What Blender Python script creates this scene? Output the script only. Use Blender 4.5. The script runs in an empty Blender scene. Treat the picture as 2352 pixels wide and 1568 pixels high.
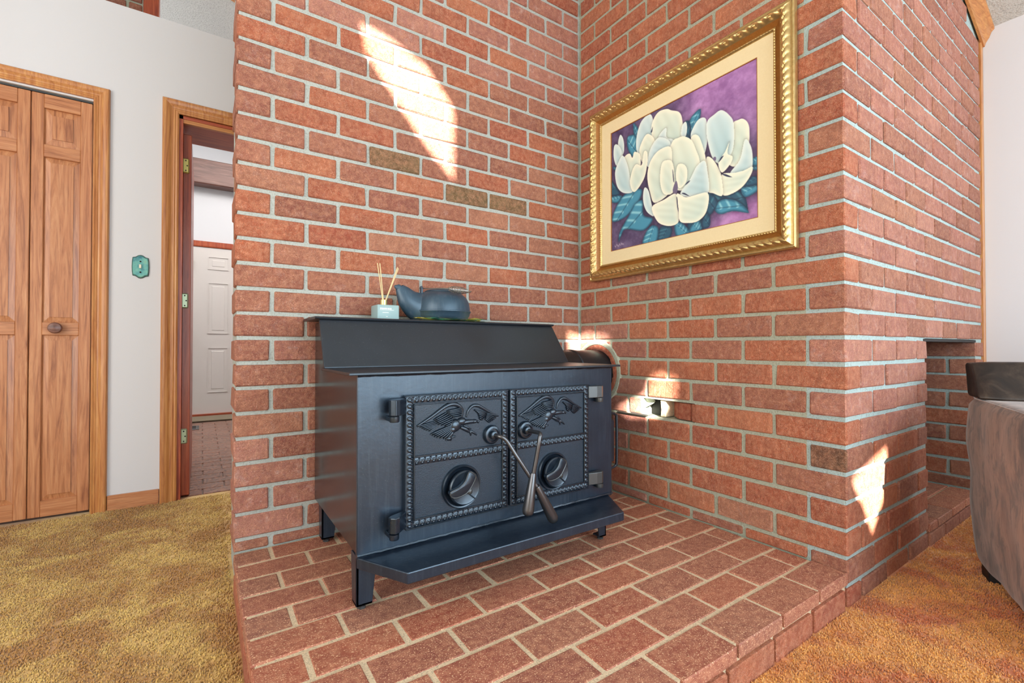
import bpy, bmesh, math, random
import numpy as np
from mathutils import Vector, Matrix, noise
random.seed(7); rng = np.random.default_rng(7)
scene = bpy.context.scene
COL = scene.collection
pi = math.pi

# ------------------------------------------------------------------ camera
cam_d = bpy.data.cameras.new('camera'); cam = bpy.data.objects.new('camera', cam_d); COL.objects.link(cam)
cam.location = (-1.5668, -1.7158, 0.7608)
cam.rotation_euler = (pi/2 + 0.0111, 0, -0.5934)
cam_d.sensor_width = 36.0; cam_d.lens = 1055.27/2352*36; cam_d.clip_start = 0.05
scene.camera = cam

# ------------------------------------------------------------------ view
scene.view_settings.view_transform = 'Standard'; scene.view_settings.look = 'None'
scene.view_settings.gamma = 1.0; scene.view_settings.use_curve_mapping = False
scene.view_settings.exposure = 0.92
scene.render.use_persistent_data = False
cy = scene.cycles
cy.max_bounces = 8; cy.diffuse_bounces = 4; cy.glossy_bounces = 4; cy.sample_clamp_indirect = 8.0
try: cy.use_denoising = True
except Exception: pass

# ------------------------------------------------------------------ world, sun, daylight, added fill lights
w = bpy.data.worlds.new('sky'); scene.world = w; w.use_nodes = True
w.node_tree.nodes['Background'].inputs[0].default_value = (0.60, 0.74, 1.0, 1)
w.node_tree.nodes['Background'].inputs[1].default_value = 1.0

def light(name, kind, loc, direction, energy, color, size=(1, 1), angle=None):
    d = bpy.data.lights.new(name, kind); o = bpy.data.objects.new(name, d); COL.objects.link(o)
    o.location = loc; o.rotation_euler = Vector(direction).to_track_quat('-Z', 'Y').to_euler()
    d.energy = energy; d.color = color
    if kind == 'AREA': d.shape = 'RECTANGLE'; d.size, d.size_y = size
    if angle is not None: d.angle = angle
    return o
SUN = Vector((0.45, 0.80, -0.40)).normalized()
light('sun', 'SUN', (-4, -6, 5), SUN, 26.0, (1.0, 0.93, 0.84), angle=math.radians(0.5))
light('rear_fill_light', 'AREA', (-0.35, -4.05, 1.25), (0, 1, 0), 72, (0.74, 0.90, 1.0), (3.0, 2.2))  # added cool fill before the solid rear wall; there is no patio door
light('side_fill_light', 'AREA', (-3.75, -1.9, 1.6), (1, 0.12, 0), 52, (1.0, 0.945, 0.87), (2.6, 2.4))  # added warm fill for the painting wall; the left wall has no window
light('right_window_daylight', 'AREA', (1.52, -3.1, 1.5), (-1, 0.2, 0), 16, (0.85, 0.94, 1.0), (1.4, 1.6))
light('loft_fill_light', 'AREA', (-3.9, 2.9, 3.3), (1, 0, 0.25), 34, (0.95, 0.97, 1.0), (1.6, 1.0))  # added to brighten the high ceiling at left; no window is built there
light('hall_fill_light', 'AREA', (-1.2, 2.9, 3.0), (0, 0, -1), 24, (1.0, 0.97, 0.93), (1.2, 1.2))  # added to light the hall from above; no fixture hangs there

# ------------------------------------------------------------------ helpers
def lin(r, g, b):
    f = lambda c: (c/255/12.92) if c/255 <= 0.04045 else ((c/255+0.055)/1.055)**2.4
    return (f(r), f(g), f(b), 1.0)

def reparent(o, parent):
    if parent is not None:
        o.parent = parent
        if parent.type == 'EMPTY':
            o.matrix_parent_inverse = Matrix.Translation(parent.location).inverted()
    return o
def tag(o, label=None, cat=None, group=None, kind=None):
    if label: o['label'] = label
    if cat: o['category'] = cat
    if group: o['group'] = group
    if kind: o['kind'] = kind
    return o
def thing(name, loc, label, cat, group=None):
    o = bpy.data.objects.new(name, None); COL.objects.link(o); o.location = loc; o.empty_display_size = 0.05
    return tag(o, label, cat, group)

class MB:
    def __init__(s): s.v = []; s.f = []
    def add(s, v, f):
        n = len(s.v); s.v += [tuple(p) for p in v]; s.f += [tuple(i+n for i in q) for q in f]; return s
    def box(s, lo, hi):
        x0, y0, z0 = lo; x1, y1, z1 = hi
        return s.add([(x0,y0,z0),(x1,y0,z0),(x1,y1,z0),(x0,y1,z0),(x0,y0,z1),(x1,y0,z1),(x1,y1,z1),(x0,y1,z1)],
                     [(0,3,2,1),(4,5,6,7),(0,1,5,4),(1,2,6,5),(2,3,7,6),(3,0,4,7)])
    def prism(s, poly, axis, a, b):
        """poly in the two other axes (in order x,y,z without axis)"""
        n = len(poly)
        def P(p, t):
            q = list(p); q.insert(axis, t); return tuple(q)
        v = [P(p, a) for p in poly]+[P(p, b) for p in poly]
        f = [tuple(range(n)), tuple(range(2*n-1, n-1, -1))]+[(i, (i+1) % n+n if False else i+n, (i+1) % n+n, (i+1) % n) for i in range(n)]
        return s.add(v, f)
    def tube(s, pts, radii, seg=10, cap=True, squash=None):
        pts = [Vector(p) for p in pts]; n = len(pts)
        if not hasattr(radii, '__len__'): radii = [radii]*n
        up = None; rings = []
        for i, p in enumerate(pts):
            t = (pts[min(i+1, n-1)]-pts[max(i-1, 0)]).normalized()
            if up is None:
                up = Vector((0, 0, 1)) if abs(t.z) < 0.9 else Vector((1, 0, 0))
            sx = t.cross(up); sx.normalize(); up = sx.cross(t); up.normalize()
            r = radii[i]; sq = squash or 1.0
            rings.append([p+sx*(r*sq*math.cos(2*pi*k/seg))+up*(r*math.sin(2*pi*k/seg)) for k in range(seg)])
        v = [q for r in rings for q in r]
        f = [(i*seg+k, i*seg+(k+1) % seg, (i+1)*seg+(k+1) % seg, (i+1)*seg+k) for i in range(n-1) for k in range(seg)]
        if cap: f += [tuple(range(seg-1, -1, -1)), tuple((n-1)*seg+k for k in range(seg))]
        return s.add(v, f)
    def lathe(s, prof, c, axis='z', seg=32, cap=True):
        """prof: (radius, height)"""
        v = []; n = len(prof)
        for r, h in prof:
            for k in range(seg):
                a = 2*pi*k/seg; u, w_ = r*math.cos(a), r*math.sin(a)
                v.append({'z': (c[0]+u, c[1]+w_, c[2]+h), 'y': (c[0]+u, c[1]+h, c[2]-w_), 'x': (c[0]+h, c[1]+u, c[2]+w_)}[axis])
        f = [(i*seg+k, i*seg+(k+1) % seg, (i+1)*seg+(k+1) % seg, (i+1)*seg+k) for i in range(n-1) for k in range(seg)]
        if cap: f += [tuple(range(seg-1, -1, -1)), tuple((n-1)*seg+k for k in range(seg))]
        return s.add(v, f)
    def grid(s, P, nu, nv, flip=False):
        v = [P(i/(nu-1), j/(nv-1)) for j in range(nv) for i in range(nu)]
        f = []
        for j in range(nv-1):
            for i in range(nu-1):
                a = j*nu+i; q = (a, a+1, a+nu+1, a+nu); f.append(q[::-1] if flip else q)
        return s.add(v, f)
    def build(s, name, mat, parent=None, smooth=False, bevel=0, seg=1, fix=True, angle=40):
        me = bpy.data.meshes.new(name); bm = bmesh.new()
        vs = [bm.verts.new(p) for p in s.v]
        for q in s.f:
            try: bm.faces.new([vs[i] for i in q])
            except ValueError: pass
        if fix: bmesh.ops.recalc_face_normals(bm, faces=bm.faces)
        if bevel:
            es = [e for e in bm.edges if len(e.link_faces) == 2 and e.calc_face_angle(0) > math.radians(35)]
            bmesh.ops.bevel(bm, geom=es, offset=bevel, segments=seg, affect='EDGES', profile=0.5, clamp_overlap=True)
        if smooth:
            for fc in bm.faces: fc.smooth = True
            for e in bm.edges:
                if len(e.link_faces) == 2 and e.calc_face_angle(0) > math.radians(angle): e.smooth = False
        bm.to_mesh(me); bm.free()
        me.materials.append(mat)
        o = bpy.data.objects.new(name, me); COL.objects.link(o)
        return reparent(o, parent)

def bez(pts, n=8, closed=False):
    """Catmull-Rom through points"""
    P = [Vector(p) for p in pts]; m = len(P); out = []
    rngi = range(m) if closed else range(m-1)
    for i in rngi:
        p0 = P[(i-1) % m] if closed or i > 0 else P[0]*2-P[1]
        p1, p2 = P[i], P[(i+1) % m]
        p3 = P[(i+2) % m] if closed or i+2 < m else P[-1]*2-P[-2]
        for k in range(n):
            t = k/n
            out.append(0.5*((2*p1)+(p2-p0)*t+(2*p0-5*p1+4*p2-p3)*t*t+(3*p1-p0-3*p2+p3)*t**3))
    if not closed: out.append(P[-1])
    return out

# ------------------------------------------------------------------ materials
class NT:
    def __init__(s, name):
        s.m = bpy.data.materials.new(name); s.m.use_nodes = True; s.t = s.m.node_tree
        s.b = s.t.nodes['Principled BSDF']
    def n(s, kind, **kw):
        nd = s.t.nodes.new(kind)
        for k, v in kw.items():
            if k in nd.inputs: nd.inputs[k].default_value = v
            else: setattr(nd, k, v)
        return nd
    def l(s, a, b): s.t.links.new(a, b); return b
    def coords(s, scale=(1, 1, 1), rand=0.0, space='Object'):
        tc = s.n('ShaderNodeTexCoord'); mp = s.n('ShaderNodeMapping'); mp.inputs['Scale'].default_value = scale
        s.l(tc.outputs[space], mp.inputs['Vector'])
        if rand:
            oi = s.n('ShaderNodeObjectInfo'); mu = s.n('ShaderNodeMath', operation='MULTIPLY'); mu.inputs[1].default_value = rand
            s.l(oi.outputs['Random'], mu.inputs[0]); s.l(mu.outputs[0], mp.inputs['Location'])
        return mp.outputs[0]
    def noise(s, vec, scale, detail=4, rough=0.55, dist=0):
        nd = s.n('ShaderNodeTexNoise', Scale=scale, Detail=detail, Roughness=rough, Distortion=dist)
        if vec is not None: s.l(vec, nd.inputs['Vector'])
        return nd.outputs['Fac']
    def ramp(s, fac, stops, interp='LINEAR'):
        r = s.n('ShaderNodeValToRGB'); r.color_ramp.interpolation = interp
        e = r.color_ramp.elements
        while len(e) > 1: e.remove(e[-1])
        e[0].position = stops[0][0]; e[0].color = stops[0][1]
        for p, c in stops[1:]:
            x = e.new(p); x.color = c
        s.l(fac, r.inputs[0]); return r.outputs[0]
    def mix(s, fac, a, b, mode='MIX'):
        m = s.n('ShaderNodeMix', data_type='RGBA', blend_type=mode)
        for sock, v in ((m.inputs['Factor'], fac), (m.inputs['A'] if False else m.inputs[6], a), (m.inputs[7], b)):
            if hasattr(v, 'links'): s.l(v, sock)
            else: sock.default_value = v
        return m.outputs[2]
    def math(s, op, a, b=None):
        m = s.n('ShaderNodeMath', operation=op)
        for i, v in enumerate((a, b)):
            if v is None: continue
            if hasattr(v, 'links'): s.l(v, m.inputs[i])
            else: m.inputs[i].default_value = v
        return m.outputs[0]
    def bump(s, h, strength=0.3, dist=0.002, prev=None):
        b = s.n('ShaderNodeBump', Strength=strength, Distance=dist); s.l(h, b.inputs['Height'])
        if prev is not None: s.l(prev, b.inputs['Normal'])
        return b.outputs[0]
    def out(s, color=None, rough=None, normal=None, metal=None, **kw):
        b = s.b
        for k, v in (('Base Color', color), ('Roughness', rough), ('Normal', normal), ('Metallic', metal)):
            if v is None: continue
            if hasattr(v, 'links'): s.l(v, b.inputs[k])
            else: b.inputs[k].default_value = v
        for k, v in kw.items(): b.inputs[k.replace('_', ' ')].default_value = v
        return s.m

def m_plain(name, col, rough=0.5, metal=0.0, bump=0, bscale=200, **kw):
    t = NT(name); nrm = None
    if bump: nrm = t.bump(t.noise(t.coords(), bscale, 3), bump, 0.001)
    return t.out(col, rough, nrm, metal, **kw)

def m_brick(name, hues, speck=0.35, speck_col=(225, 200, 180), rough=0.88, bstr=0.8, white=0.0, fine=480, streak=(40, 14, 40)):
    t = NT(name)
    v = t.coords(rand=37.0)
    oi = t.n('ShaderNodeObjectInfo')
    base = t.ramp(oi.outputs['Random'], [(p, lin(*c)) for p, c in hues])
    big = t.noise(v, 13, 4, 0.6)
    c = t.mix(t.ramp(big, [(0.36, (0, 0, 0, 1)), (0.66, (1, 1, 1, 1))]), t.mix(0.38, base, lin(128, 76, 62), 'MIX'), base)
    med = t.noise(v, 60, 5, 0.7)
    c = t.mix(t.ramp(med, [(0.40, (0, 0, 0, 1)), (0.70, (1, 1, 1, 1))]), c, t.mix(0.38, c, lin(232, 170, 132)))
    fn = t.noise(v, fine, 2, 0.6)
    c = t.mix(t.ramp(fn, [(0.57, (0, 0, 0, 1)), (0.68, (speck, speck, speck, 1))]), c, lin(*speck_col))
    dk = t.noise(v, 420, 3, 0.7)
    c = t.mix(t.ramp(dk, [(0.30, (0.55, 0.55, 0.55, 1)), (0.40, (0, 0, 0, 1))]), c, lin(70, 34, 26))
    if white:
        ef = t.noise(v, 26, 6, 0.75)
        c = t.mix(t.ramp(ef, [(0.55, (0, 0, 0, 1)), (0.78, (white, white, white, 1))]), c, lin(214, 196, 190))
    st = t.noise(t.coords(scale=streak, rand=21.0), 1.0, 3, 0.6, 1.2)
    gg = t.noise(t.coords(scale=(1, 1, 1), rand=13.0), 75, 3, 0.55, 2.6)
    gouge = t.ramp(gg, [(0.44, (0, 0, 0, 1)), (0.50, (1, 1, 1, 1)), (0.56, (0, 0, 0, 1))])
    h = t.math('ADD', t.math('ADD', t.math('MULTIPLY', st, 1.0), t.math('MULTIPLY', med, 0.8)), t.math('MULTIPLY', gouge, 0.22*min(1, bstr)))
    n = t.bump(h, bstr, 0.0075); n = t.bump(fn, 0.35, 0.0012, n)
    return t.out(c, rough, n)

WALL_HUES = [(0.0, (134, 76, 62)), (0.12, (164, 102, 80)), (0.28, (148, 88, 73)), (0.45, (174, 112, 88)), (0.62, (156, 95, 78)), (0.8, (178, 120, 94)), (1.0, (144, 82, 68))]
M = {}
M['brick'] = m_brick('brick_red', WALL_HUES, white=0.25)
M['brick_orange'] = m_brick('brick_orange', [(0.0, (168, 88, 60)), (0.3, (184, 104, 70)), (0.5, (164, 80, 56)), (0.75, (192, 116, 80)), (1.0, (174, 92, 62))], white=0.15, streak=(34, 40, 16))
M['brick_pale'] = m_brick('brick_pale', [(0.0, (168, 106, 92)), (0.3, (186, 126, 110)), (0.6, (164, 100, 88)), (1.0, (180, 116, 100))], white=0.5)
M['brick_olive'] = m_brick('brick_olive', [(0.0, (112, 92, 58)), (1.0, (124, 98, 62))], white=0.05)
M['brick_olive2'] = m_brick('brick_burnt', [(0.0, (96, 70, 50)), (1.0, (104, 74, 52))], white=0.0)
M['paver'] = m_brick('paver_red', [(0.0, (134, 78, 66)), (0.2, (150, 82, 66)), (0.45, (138, 88, 74)), (0.6, (162, 88, 66)), (0.8, (144, 90, 74)), (1.0, (154, 76, 58))], speck=0.9, speck_col=(240, 200, 160), rough=0.62, bstr=0.25, fine=330, streak=(16, 40, 40))
M['brick_raw'] = m_brick('brick_broken', [(0.0, (160, 78, 54)), (1.0, (168, 84, 58))], speck=0.1)

def m_mortar(name, c1, c2, sc=160):
    t = NT(name); v = t.coords()
    a = t.noise(v, sc, 5, 0.7); b = t.noise(v, 9, 3)
    c = t.mix(b, lin(*c1), lin(*c2)); c = t.mix(t.ramp(a, [(0.35, (0.5, 0.5, 0.5, 1)), (0.5, (0, 0, 0, 1))]), c, lin(120, 118, 100))
    return t.out(c, 0.95, t.bump(a, 0.9, 0.004))
M['mortar'] = m_mortar('mortar_grey', (178, 184, 168), (160, 166, 146))
M['mortar_tan'] = m_mortar('mortar_tan', (240, 218, 184), (224, 200, 164), 260)
M['mortar_cool'] = m_mortar('mortar_cool_grey', (180, 200, 198), (162, 184, 184))
M['mortar_blue'] = m_mortar('mortar_blue_grey', (188, 194, 188), (168, 176, 170))

def m_wood(name, c_dark, c_mid, c_light, axis=2, scale=1.0, rough=0.42, coat=0.25):
    t = NT(name); sc = [22, 22, 22]; sc[axis] = 1.3
    v = t.coords(scale=tuple(x*scale for x in sc), rand=9.0)
    g = t.noise(v, 1.6, 6, 0.62, 2.2); g2 = t.noise(v, 7, 3, 0.6, 0.4)
    big = t.noise(t.coords(rand=5.0), 2.0, 2)
    c = t.ramp(g, [(0.28, lin(*c_dark)), (0.47, lin(*c_mid)), (0.7, lin(*c_light))])
    c = t.mix(t.ramp(g2, [(0.35, (0.35, 0.35, 0.35, 1)), (0.5, (0, 0, 0, 1))]), c, lin(*c_dark))
    c = t.mix(t.math('MULTIPLY', big, 0.5), c, t.mix(0.5, c, lin(*c_dark)))
    return t.out(c, rough, t.bump(g2, 0.15, 0.001), Coat_Weight=coat, Coat_Roughness=0.2)
for ax, s_ in ((0, 'x'), (1, 'y'), (2, 'z')):
    M['cedar_'+s_] = m_wood('cedar_'+s_, (134, 78, 48), (186, 122, 78), (210, 152, 106), ax)
    M['casing_'+s_] = m_wood('casing_'+s_, (150, 88, 46), (190, 126, 70), (212, 156, 92), ax)
    M['redwood_'+s_] = m_wood('redwood_'+s_, (124, 44, 24), (168, 74, 42), (190, 98, 58), ax)
    M['darkwood_'+s_] = m_wood('darkwood_'+s_, (74, 46, 40), (116, 78, 68), (140, 102, 90), ax, coat=0.1)

def m_iron(name, col, rough, coat=0.3, bscale=90, bstr=0.2, spots=0.0, streaks=0.0, tint=(0.66, 0.84, 1.0, 1)):
    t = NT(name); v = t.coords()
    a = t.noise(v, bscale, 4, 0.6); b = t.noise(v, 7, 4, 0.6)
    c = t.mix(b, lin(*col), lin(*[int(x*1.45+6) for x in col]))
    r = t.math('ADD', t.math('MULTIPLY', b, 0.25), rough-0.12)
    if spots:
        sp = t.noise(v, 330, 2, 0.6)
        c = t.mix(t.ramp(sp, [(0.68, (0, 0, 0, 1)), (0.76, (spots, spots, spots, 1))]), c, lin(150, 150, 146))
    if streaks:
        sk = t.noise(t.coords(scale=(26, 26, 1.6)), 3.0, 5, 0.7)
        c = t.mix(t.ramp(sk, [(0.5, (0, 0, 0, 1)), (0.75, (streaks, streaks, streaks, 1))]), c, lin(120, 128, 134))
    return t.out(c, r, t.bump(a, bstr, 0.0015), 0.0, Coat_Weight=coat*0.6, Coat_Roughness=0.22, Specular_IOR_Level=0.75, Specular_Tint=tint, Coat_Tint=tint)
M['iron'] = m_iron('stove_black', (15, 22, 32), 0.33, 0.5, 60, 0.3, 0.25, 0.10)
M['iron_top'] = m_iron('stove_top_black', (24, 24, 27), 0.38, 0.2, 260, 0.08, 0.3)
M['iron_side'] = m_iron('stove_side_black', (16, 15, 16), 0.22, 0.6, 30, 0.02, 0.08)
M['cast'] = m_iron('cast_panel', (14, 21, 30), 0.36, 0.5, 420, 0.9, 0.12)
M['cast_smooth'] = m_iron('cast_relief', (15, 20, 27), 0.28, 0.7, 120, 0.15, 0.05)
M['pipe'] = m_iron('pipe_black', (18, 18, 20), 0.36, 0.3, 200, 0.1, 0.3)
M['steel'] = m_plain('handle_steel', lin(92, 94, 98), 0.28, 0.85, 0.1, 60)
M['dark_steel'] = m_plain('hinge_steel', lin(84, 88, 90), 0.35, 0.7, 0.25, 150)
M['kettle'] = m_iron('kettle_iron', (34, 50, 62), 0.42, 0.25, 150, 0.15, 0.1, 0.2)
M['wire'] = m_plain('wire_metal', lin(176, 176, 170), 0.3, 0.9)
M['gold_cap'] = m_plain('gold_cap', lin(206, 190, 130), 0.3, 0.7)
M['brass'] = m_plain('hinge_brass', lin(196, 186, 112), 0.35, 0.6)
M['brass_green'] = m_plain('hinge_pale', lin(176, 192, 160), 0.35, 0.5)
M['reed'] = m_plain('reed', lin(226, 206, 158), 0.7)
M['white_ink'] = m_plain('white_ink', lin(245, 245, 242), 0.6)
M['black'] = m_plain('black_rubber', lin(16, 15, 15), 0.6)
t = NT('frosted_glass'); t.out(lin(176, 208, 210), 0.35, None, 0, Transmission_Weight=0.35, IOR=1.3); M['glass'] = t.m
M['white_paint'] = m_plain('white_wall_paint', lin(210, 210, 213), 0.75, 0, 0.08, 160)
M['door_paint'] = m_plain('white_door_paint', lin(212, 205, 200), 0.45)
t = NT('popcorn_ceiling'); v = t.coords()
pop = t.noise(v, 110, 4, 0.75); M['popcorn'] = t.out(t.mix(t.ramp(pop, [(0.3, (1, 1, 1, 1)), (0.5, (0, 0, 0, 1))]), lin(214, 213, 207), lin(170, 170, 164)), 0.95, t.bump(pop, 1.0, 0.010))

def m_carpet(name):
    t = NT(name); g = t.n('ShaderNodeNewGeometry'); P = g.outputs['Position']
    a = t.noise(P, 4.2, 4, 0.62, 0.6); b = t.noise(P, 26, 4, 0.7); f = t.noise(P, 300, 2)
    sx = t.n('ShaderNodeSeparateXYZ'); t.l(P, sx.inputs[0])
    side = t.n('ShaderNodeMapRange'); side.inputs['From Min'].default_value = -1.45; side.inputs['From Max'].default_value = -0.5
    t.l(sx.outputs['X'], side.inputs['Value'])
    hi = t.mix(side.outputs[0], lin(222, 186, 102), lin(234, 164, 76))
    lo = t.mix(side.outputs[0], lin(182, 130, 58), lin(200, 104, 48))
    c = t.mix(t.ramp(a, [(0.42, (0, 0, 0, 1)), (0.56, (1, 1, 1, 1))]), lo, hi)
    c = t.mix(t.ramp(b, [(0.34, (0.6, 0.6, 0.6, 1)), (0.56, (0, 0, 0, 1))]), c, t.mix(0.6, lo, lin(166, 104, 50)))
    c = t.mix(t.ramp(f, [(0.5, (0, 0, 0, 1)), (0.8, (0.5, 0.5, 0.5, 1))]), c, lin(244, 206, 120))
    return t.out(c, 0.95, None, 0, Sheen_Weight=0.3, Sheen_Roughness=0.6)
M['carpet'] = m_carpet('gold_shag_carpet')
M['vinyl'] = m_brick('hall_brick_tile', [(0.0, (88, 56, 46)), (0.5, (108, 66, 52)), (1.0, (98, 64, 54))], speck=0.1, rough=0.2, bstr=0.05)
M['grout'] = m_plain('hall_grout', lin(120, 96, 84), 0.5)
M['mat'] = m_plain('door_mat', lin(132, 118, 98), 0.95, 0, 0.8, 300)

# ------------------------------------------------------------------ brick lattice
c = 0.08124; K0 = 21.7084; LA = 1.4807; LB = 1.1466; HT = 0.0998
def zj(k): return (K0-k)*c
_bm = {}
def brick_mesh(L, D, H, var, jit=0.0012, bev=0.004):
    key = (round(L, 4), round(D, 4), round(H, 4), var)
    if key in _bm: return _bm[key]
    r = random.Random(str(key))
    bm = bmesh.new(); bmesh.ops.create_cube(bm, size=1.0)
    bmesh.ops.scale(bm, vec=(L, D, H), verts=bm.verts)
    bmesh.ops.bevel(bm, geom=list(bm.edges), offset=bev, segments=1, affect='EDGES')
    for v in bm.verts:
        v.co += Vector((r.uniform(-jit, jit), r.uniform(-jit, jit), r.uniform(-jit, jit)))
    if r.random() < 0.5:      # a chipped corner
        cv = r.choice(list(bm.verts))
        for v in bm.verts:
            if (v.co-cv.co).length < 0.008: v.co *= 0.975
    me = bpy.data.meshes.new('brick'); bm.to_mesh(me); bm.free()
    _bm[key] = me; return me
def brick(parent, lo, hi, mat, name='brick', jit=0.0012, bev=0.004, tilt=0.0):
    ctr = [(a+b)/2 for a, b in zip(lo, hi)]; d = [b-a for a, b in zip(lo, hi)]
    base = brick_mesh(*d, random.randrange(6), jit, bev)
    mk = (base.name, mat.name)
    me = _bm.get(mk)
    if me is None:
        me = base.copy(); me.materials.clear(); me.materials.append(mat); _bm[mk] = me
    o = bpy.data.objects.new(name, me); COL.objects.link(o)
    o.location = ctr
    if tilt: o.rotation_euler = (random.uniform(-tilt, tilt), random.uniform(-tilt, tilt), random.uniform(-tilt, tilt))
    o.parent = parent
    return o
mj = 0.0064     # half joint
D = 0.09

# ---- wall_back: brick wall behind the stove, plane y=0
wb = MB().box((-LA+0.006, 0.006, -0.02), (0.2, 0.24, 3.72)).build('wall_back', M['mortar_blue']); tag(wb, kind='structure')
mA = LA/7
for k in range(-12, 21):
    z1 = zj(k)-mj; z0 = zj(k+1)+mj
    if k == 20: z0 = HT+0.002
    x = -LA; segs = []
    if k % 2:
        segs = [(-LA+i*mA, -LA+(i+1)*mA) for i in range(7)]
    else:
        segs = [(-LA, -LA+mA/2)]+[(-LA+mA*(i+.5), -LA+mA*(i+1.5)) for i in range(6)]+[(-mA/2, 0)]
    for i, (a, b) in enumerate(segs):
        j = random.uniform(-0.0015, 0.0015)
        lo = (a+(0 if i == 0 else mj)+j, -0.0+random.uniform(-0.0015, 0.0015), z0)
        hi = (b-mj+j, D, z1)
        if i == 0:
            lo = (-LA, lo[1], z0)
            hi = (b-mj, 0.20 if k % 2 == 0 else 0.10, z1)
        mat = M['brick'] if k > -3 else M['brick_pale']
        if k < 9 and random.random() < 0.3: mat = M['brick_orange']
        if k >= 12 and random.random() < 0.55: mat = M['brick_pale']
        if (k, i) in ((5, 5), (5, 4)) and False: mat = M['brick_olive']
        if (k, i) in ((4, 4), (4, 5), (3, 2)): mat = M['brick_olive']
        brick(wb, lo, hi, mat, tilt=0.004)
# ---- wall_side: brick wall with the painting, plane x=0 facing left
wsm = MB()
cz0, cz1, cy0, cy1 = 0.468, 0.541, -0.642, -0.392     # the broken out cavity
wsm.box((0.006, -LB+0.11, -0.02), (0.2, cy0, 3.4)).box((0.006, cy1, -0.02), (0.2, 0.006, 3.4))
wsm.box((0.006, cy0, -0.02), (0.2, cy1, cz0)).box((0.006, cy0, cz1), (0.2, cy1, 3.4)).box((0.085, cy0, cz0), (0.2, cy1, cz1))
ws = wsm.build('wall_side', M['mortar'], fix=False); tag(ws, kind='structure')
mB = LB/5.5
for k in range(-12, 21):
    z1 = zj(k)-mj; z0 = zj(k+1)+mj
    if k == 20: z0 = HT+0.002
    if k % 2: segs = [(0, mB/2)]+[(mB*(i+.5), mB*(i+1.5)) for i in range(5)]
    else: segs = [(mB*i, mB*(i+1)) for i in range(5)]
    for i, (a, b) in enumerate(segs):
        last = (k % 2 == 1 and i == 5)
        xo = random.uniform(-0.0015, 0.0015)
        if k == 15 and i == 2:      # what is left of the brick beside the hole
            brick(ws, (xo, -0.386, z0), (D, -a-mj, z1), M['brick_pale']); continue
        if k == 15 and i == 3:      # broken brick: deep left half, whole right part
            MB().prism([(0.0, -b+mj), (0.0, -0.650), (0.004, -0.632), (0.018, -0.618), (0.03, -0.612), (D, -0.612), (D, -b+mj)], 2, z0, z1).build('brick', M['brick_orange'], ws, bevel=0.003)
            MB().prism([(0.010, -0.618), (0.013, -0.590), (0.016, -0.562), (0.024, -0.545), (0.046, -0.528), (0.060, -0.508), (D-0.002, -0.508), (D-0.002, -0.614), (0.02, -0.620)], 2, z0+0.001, z1-0.001).build('broken_brick', M['brick_raw'], ws, bevel=0.002); continue
        mat = M['brick_orange']
        if k >= 8 and random.random() < 0.25: mat = M['brick']
        if (k >= 11 and i < 2) and random.random() < 0.5: mat = M['brick_pale']
        brick(ws, (xo, -b+mj if not last else -LB, z0), (D if not last else 0.10, -a-mj, z1), mat, tilt=0.003)
# ---- wall_front: brick wall of the open fireplace at the right, plane y=-LB
x_op0, x_op1, z_lint = 3.5*mB, 1.45, zj(12)+0.004
wf = MB().box((0.006, -LB+0.006, -0.02), (x_op0-0.004, -LB+0.11, z_lint))
wf.box((0.006, -LB+0.006, z_lint), (7.5*mB, -LB+0.11, 3.4)).box((x_op1+0.006, -LB+0.006, -0.02), (7.5*mB, -0.45, z_lint))
wf = wf.build('wall_front', M['mortar_cool'], fix=False); tag(wf, kind='structure')
ceil_z = lambda x: 2.31+(1.6-x)*0.365
for k in range(-12, 22):
    z1 = zj(k)-mj; z0 = zj(k+1)+mj
    if k == 21: z0 = -0.02
    if k % 2: segs = [(0, mB/2)]+[(mB*(i+.5), mB*(i+1.5)) for i in range(7)]
    else: segs = [(mB*i, mB*(i+1)) for i in range(7)]+[(mB*7, mB*7.5)]
    for i, (a, b) in enumerate(segs):
        if k % 2 and i == 0 and k != 21: continue          # header belongs to the corner brick of wall_side
        if (a+b)/2 > 1.2 and z1 > ceil_z(b)-0.02: continue
        if k >= 12:
            if a >= x_op0-0.01 or a+mB/2 > x_op0+0.02: continue
            b = min(b, x_op0+mj)
        first = (i == 0)
        lo = (a+mj if not first else 0.0, -LB+random.uniform(-0.0015, 0.0015), z0)
        hi = (b-mj, -LB+(0.10 if first else D), z1)
        if k < 12: mat = M['brick_pale'] if random.random() < 0.7 else M['brick']
        else: mat = random.choice([M['brick_orange'], M['brick'], M['brick_orange']]) if k > 15 else M['brick_pale']
        ob = brick(wf, lo, hi, mat, tilt=0.003)
        if k == 16 and first:       # burnt brown header on the painting side of the corner
            me2 = ob.data.copy(); me2.materials.append(M['brick_olive2'])
            for pf in me2.polygons:
                if pf.normal.x < -0.5: pf.material_index = 1
            ob.data = me2; ob['label'] = 'brick with a dark burnt brown end'
# reveal of the fireplace opening (right jamb) with its corner ends
for k in range(12, 21):
    z1 = zj(k)-mj; z0 = max(zj(k+1)+mj, 0.09)
    y = -LB
    segs = [(-LB, -LB+mB), (-LB+mB, -LB+2*mB), (-LB+2*mB, -LB+3*mB)] if k % 2 == 0 else [(-LB, -LB+mB/2), (-LB+mB/2, -LB+1.5*mB), (-LB+1.5*mB, -LB+2.5*mB)]
    for i, (a, b) in enumerate(segs):
        brick(wf, (x_op1, a+(mj if i else 0), z0), (x_op1+D+(0.03 if i == 0 else 0), b-mj, z1), M['brick'] if random.random() < 0.6 else M['brick_orange'], jit=0.003)
MB().box((x_op0-0.02, -LB+0.004, z_lint-0.012), (7.0*mB, -LB+0.10, z_lint-0.002)).build('steel_lintel', M['black'], wf)

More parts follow.
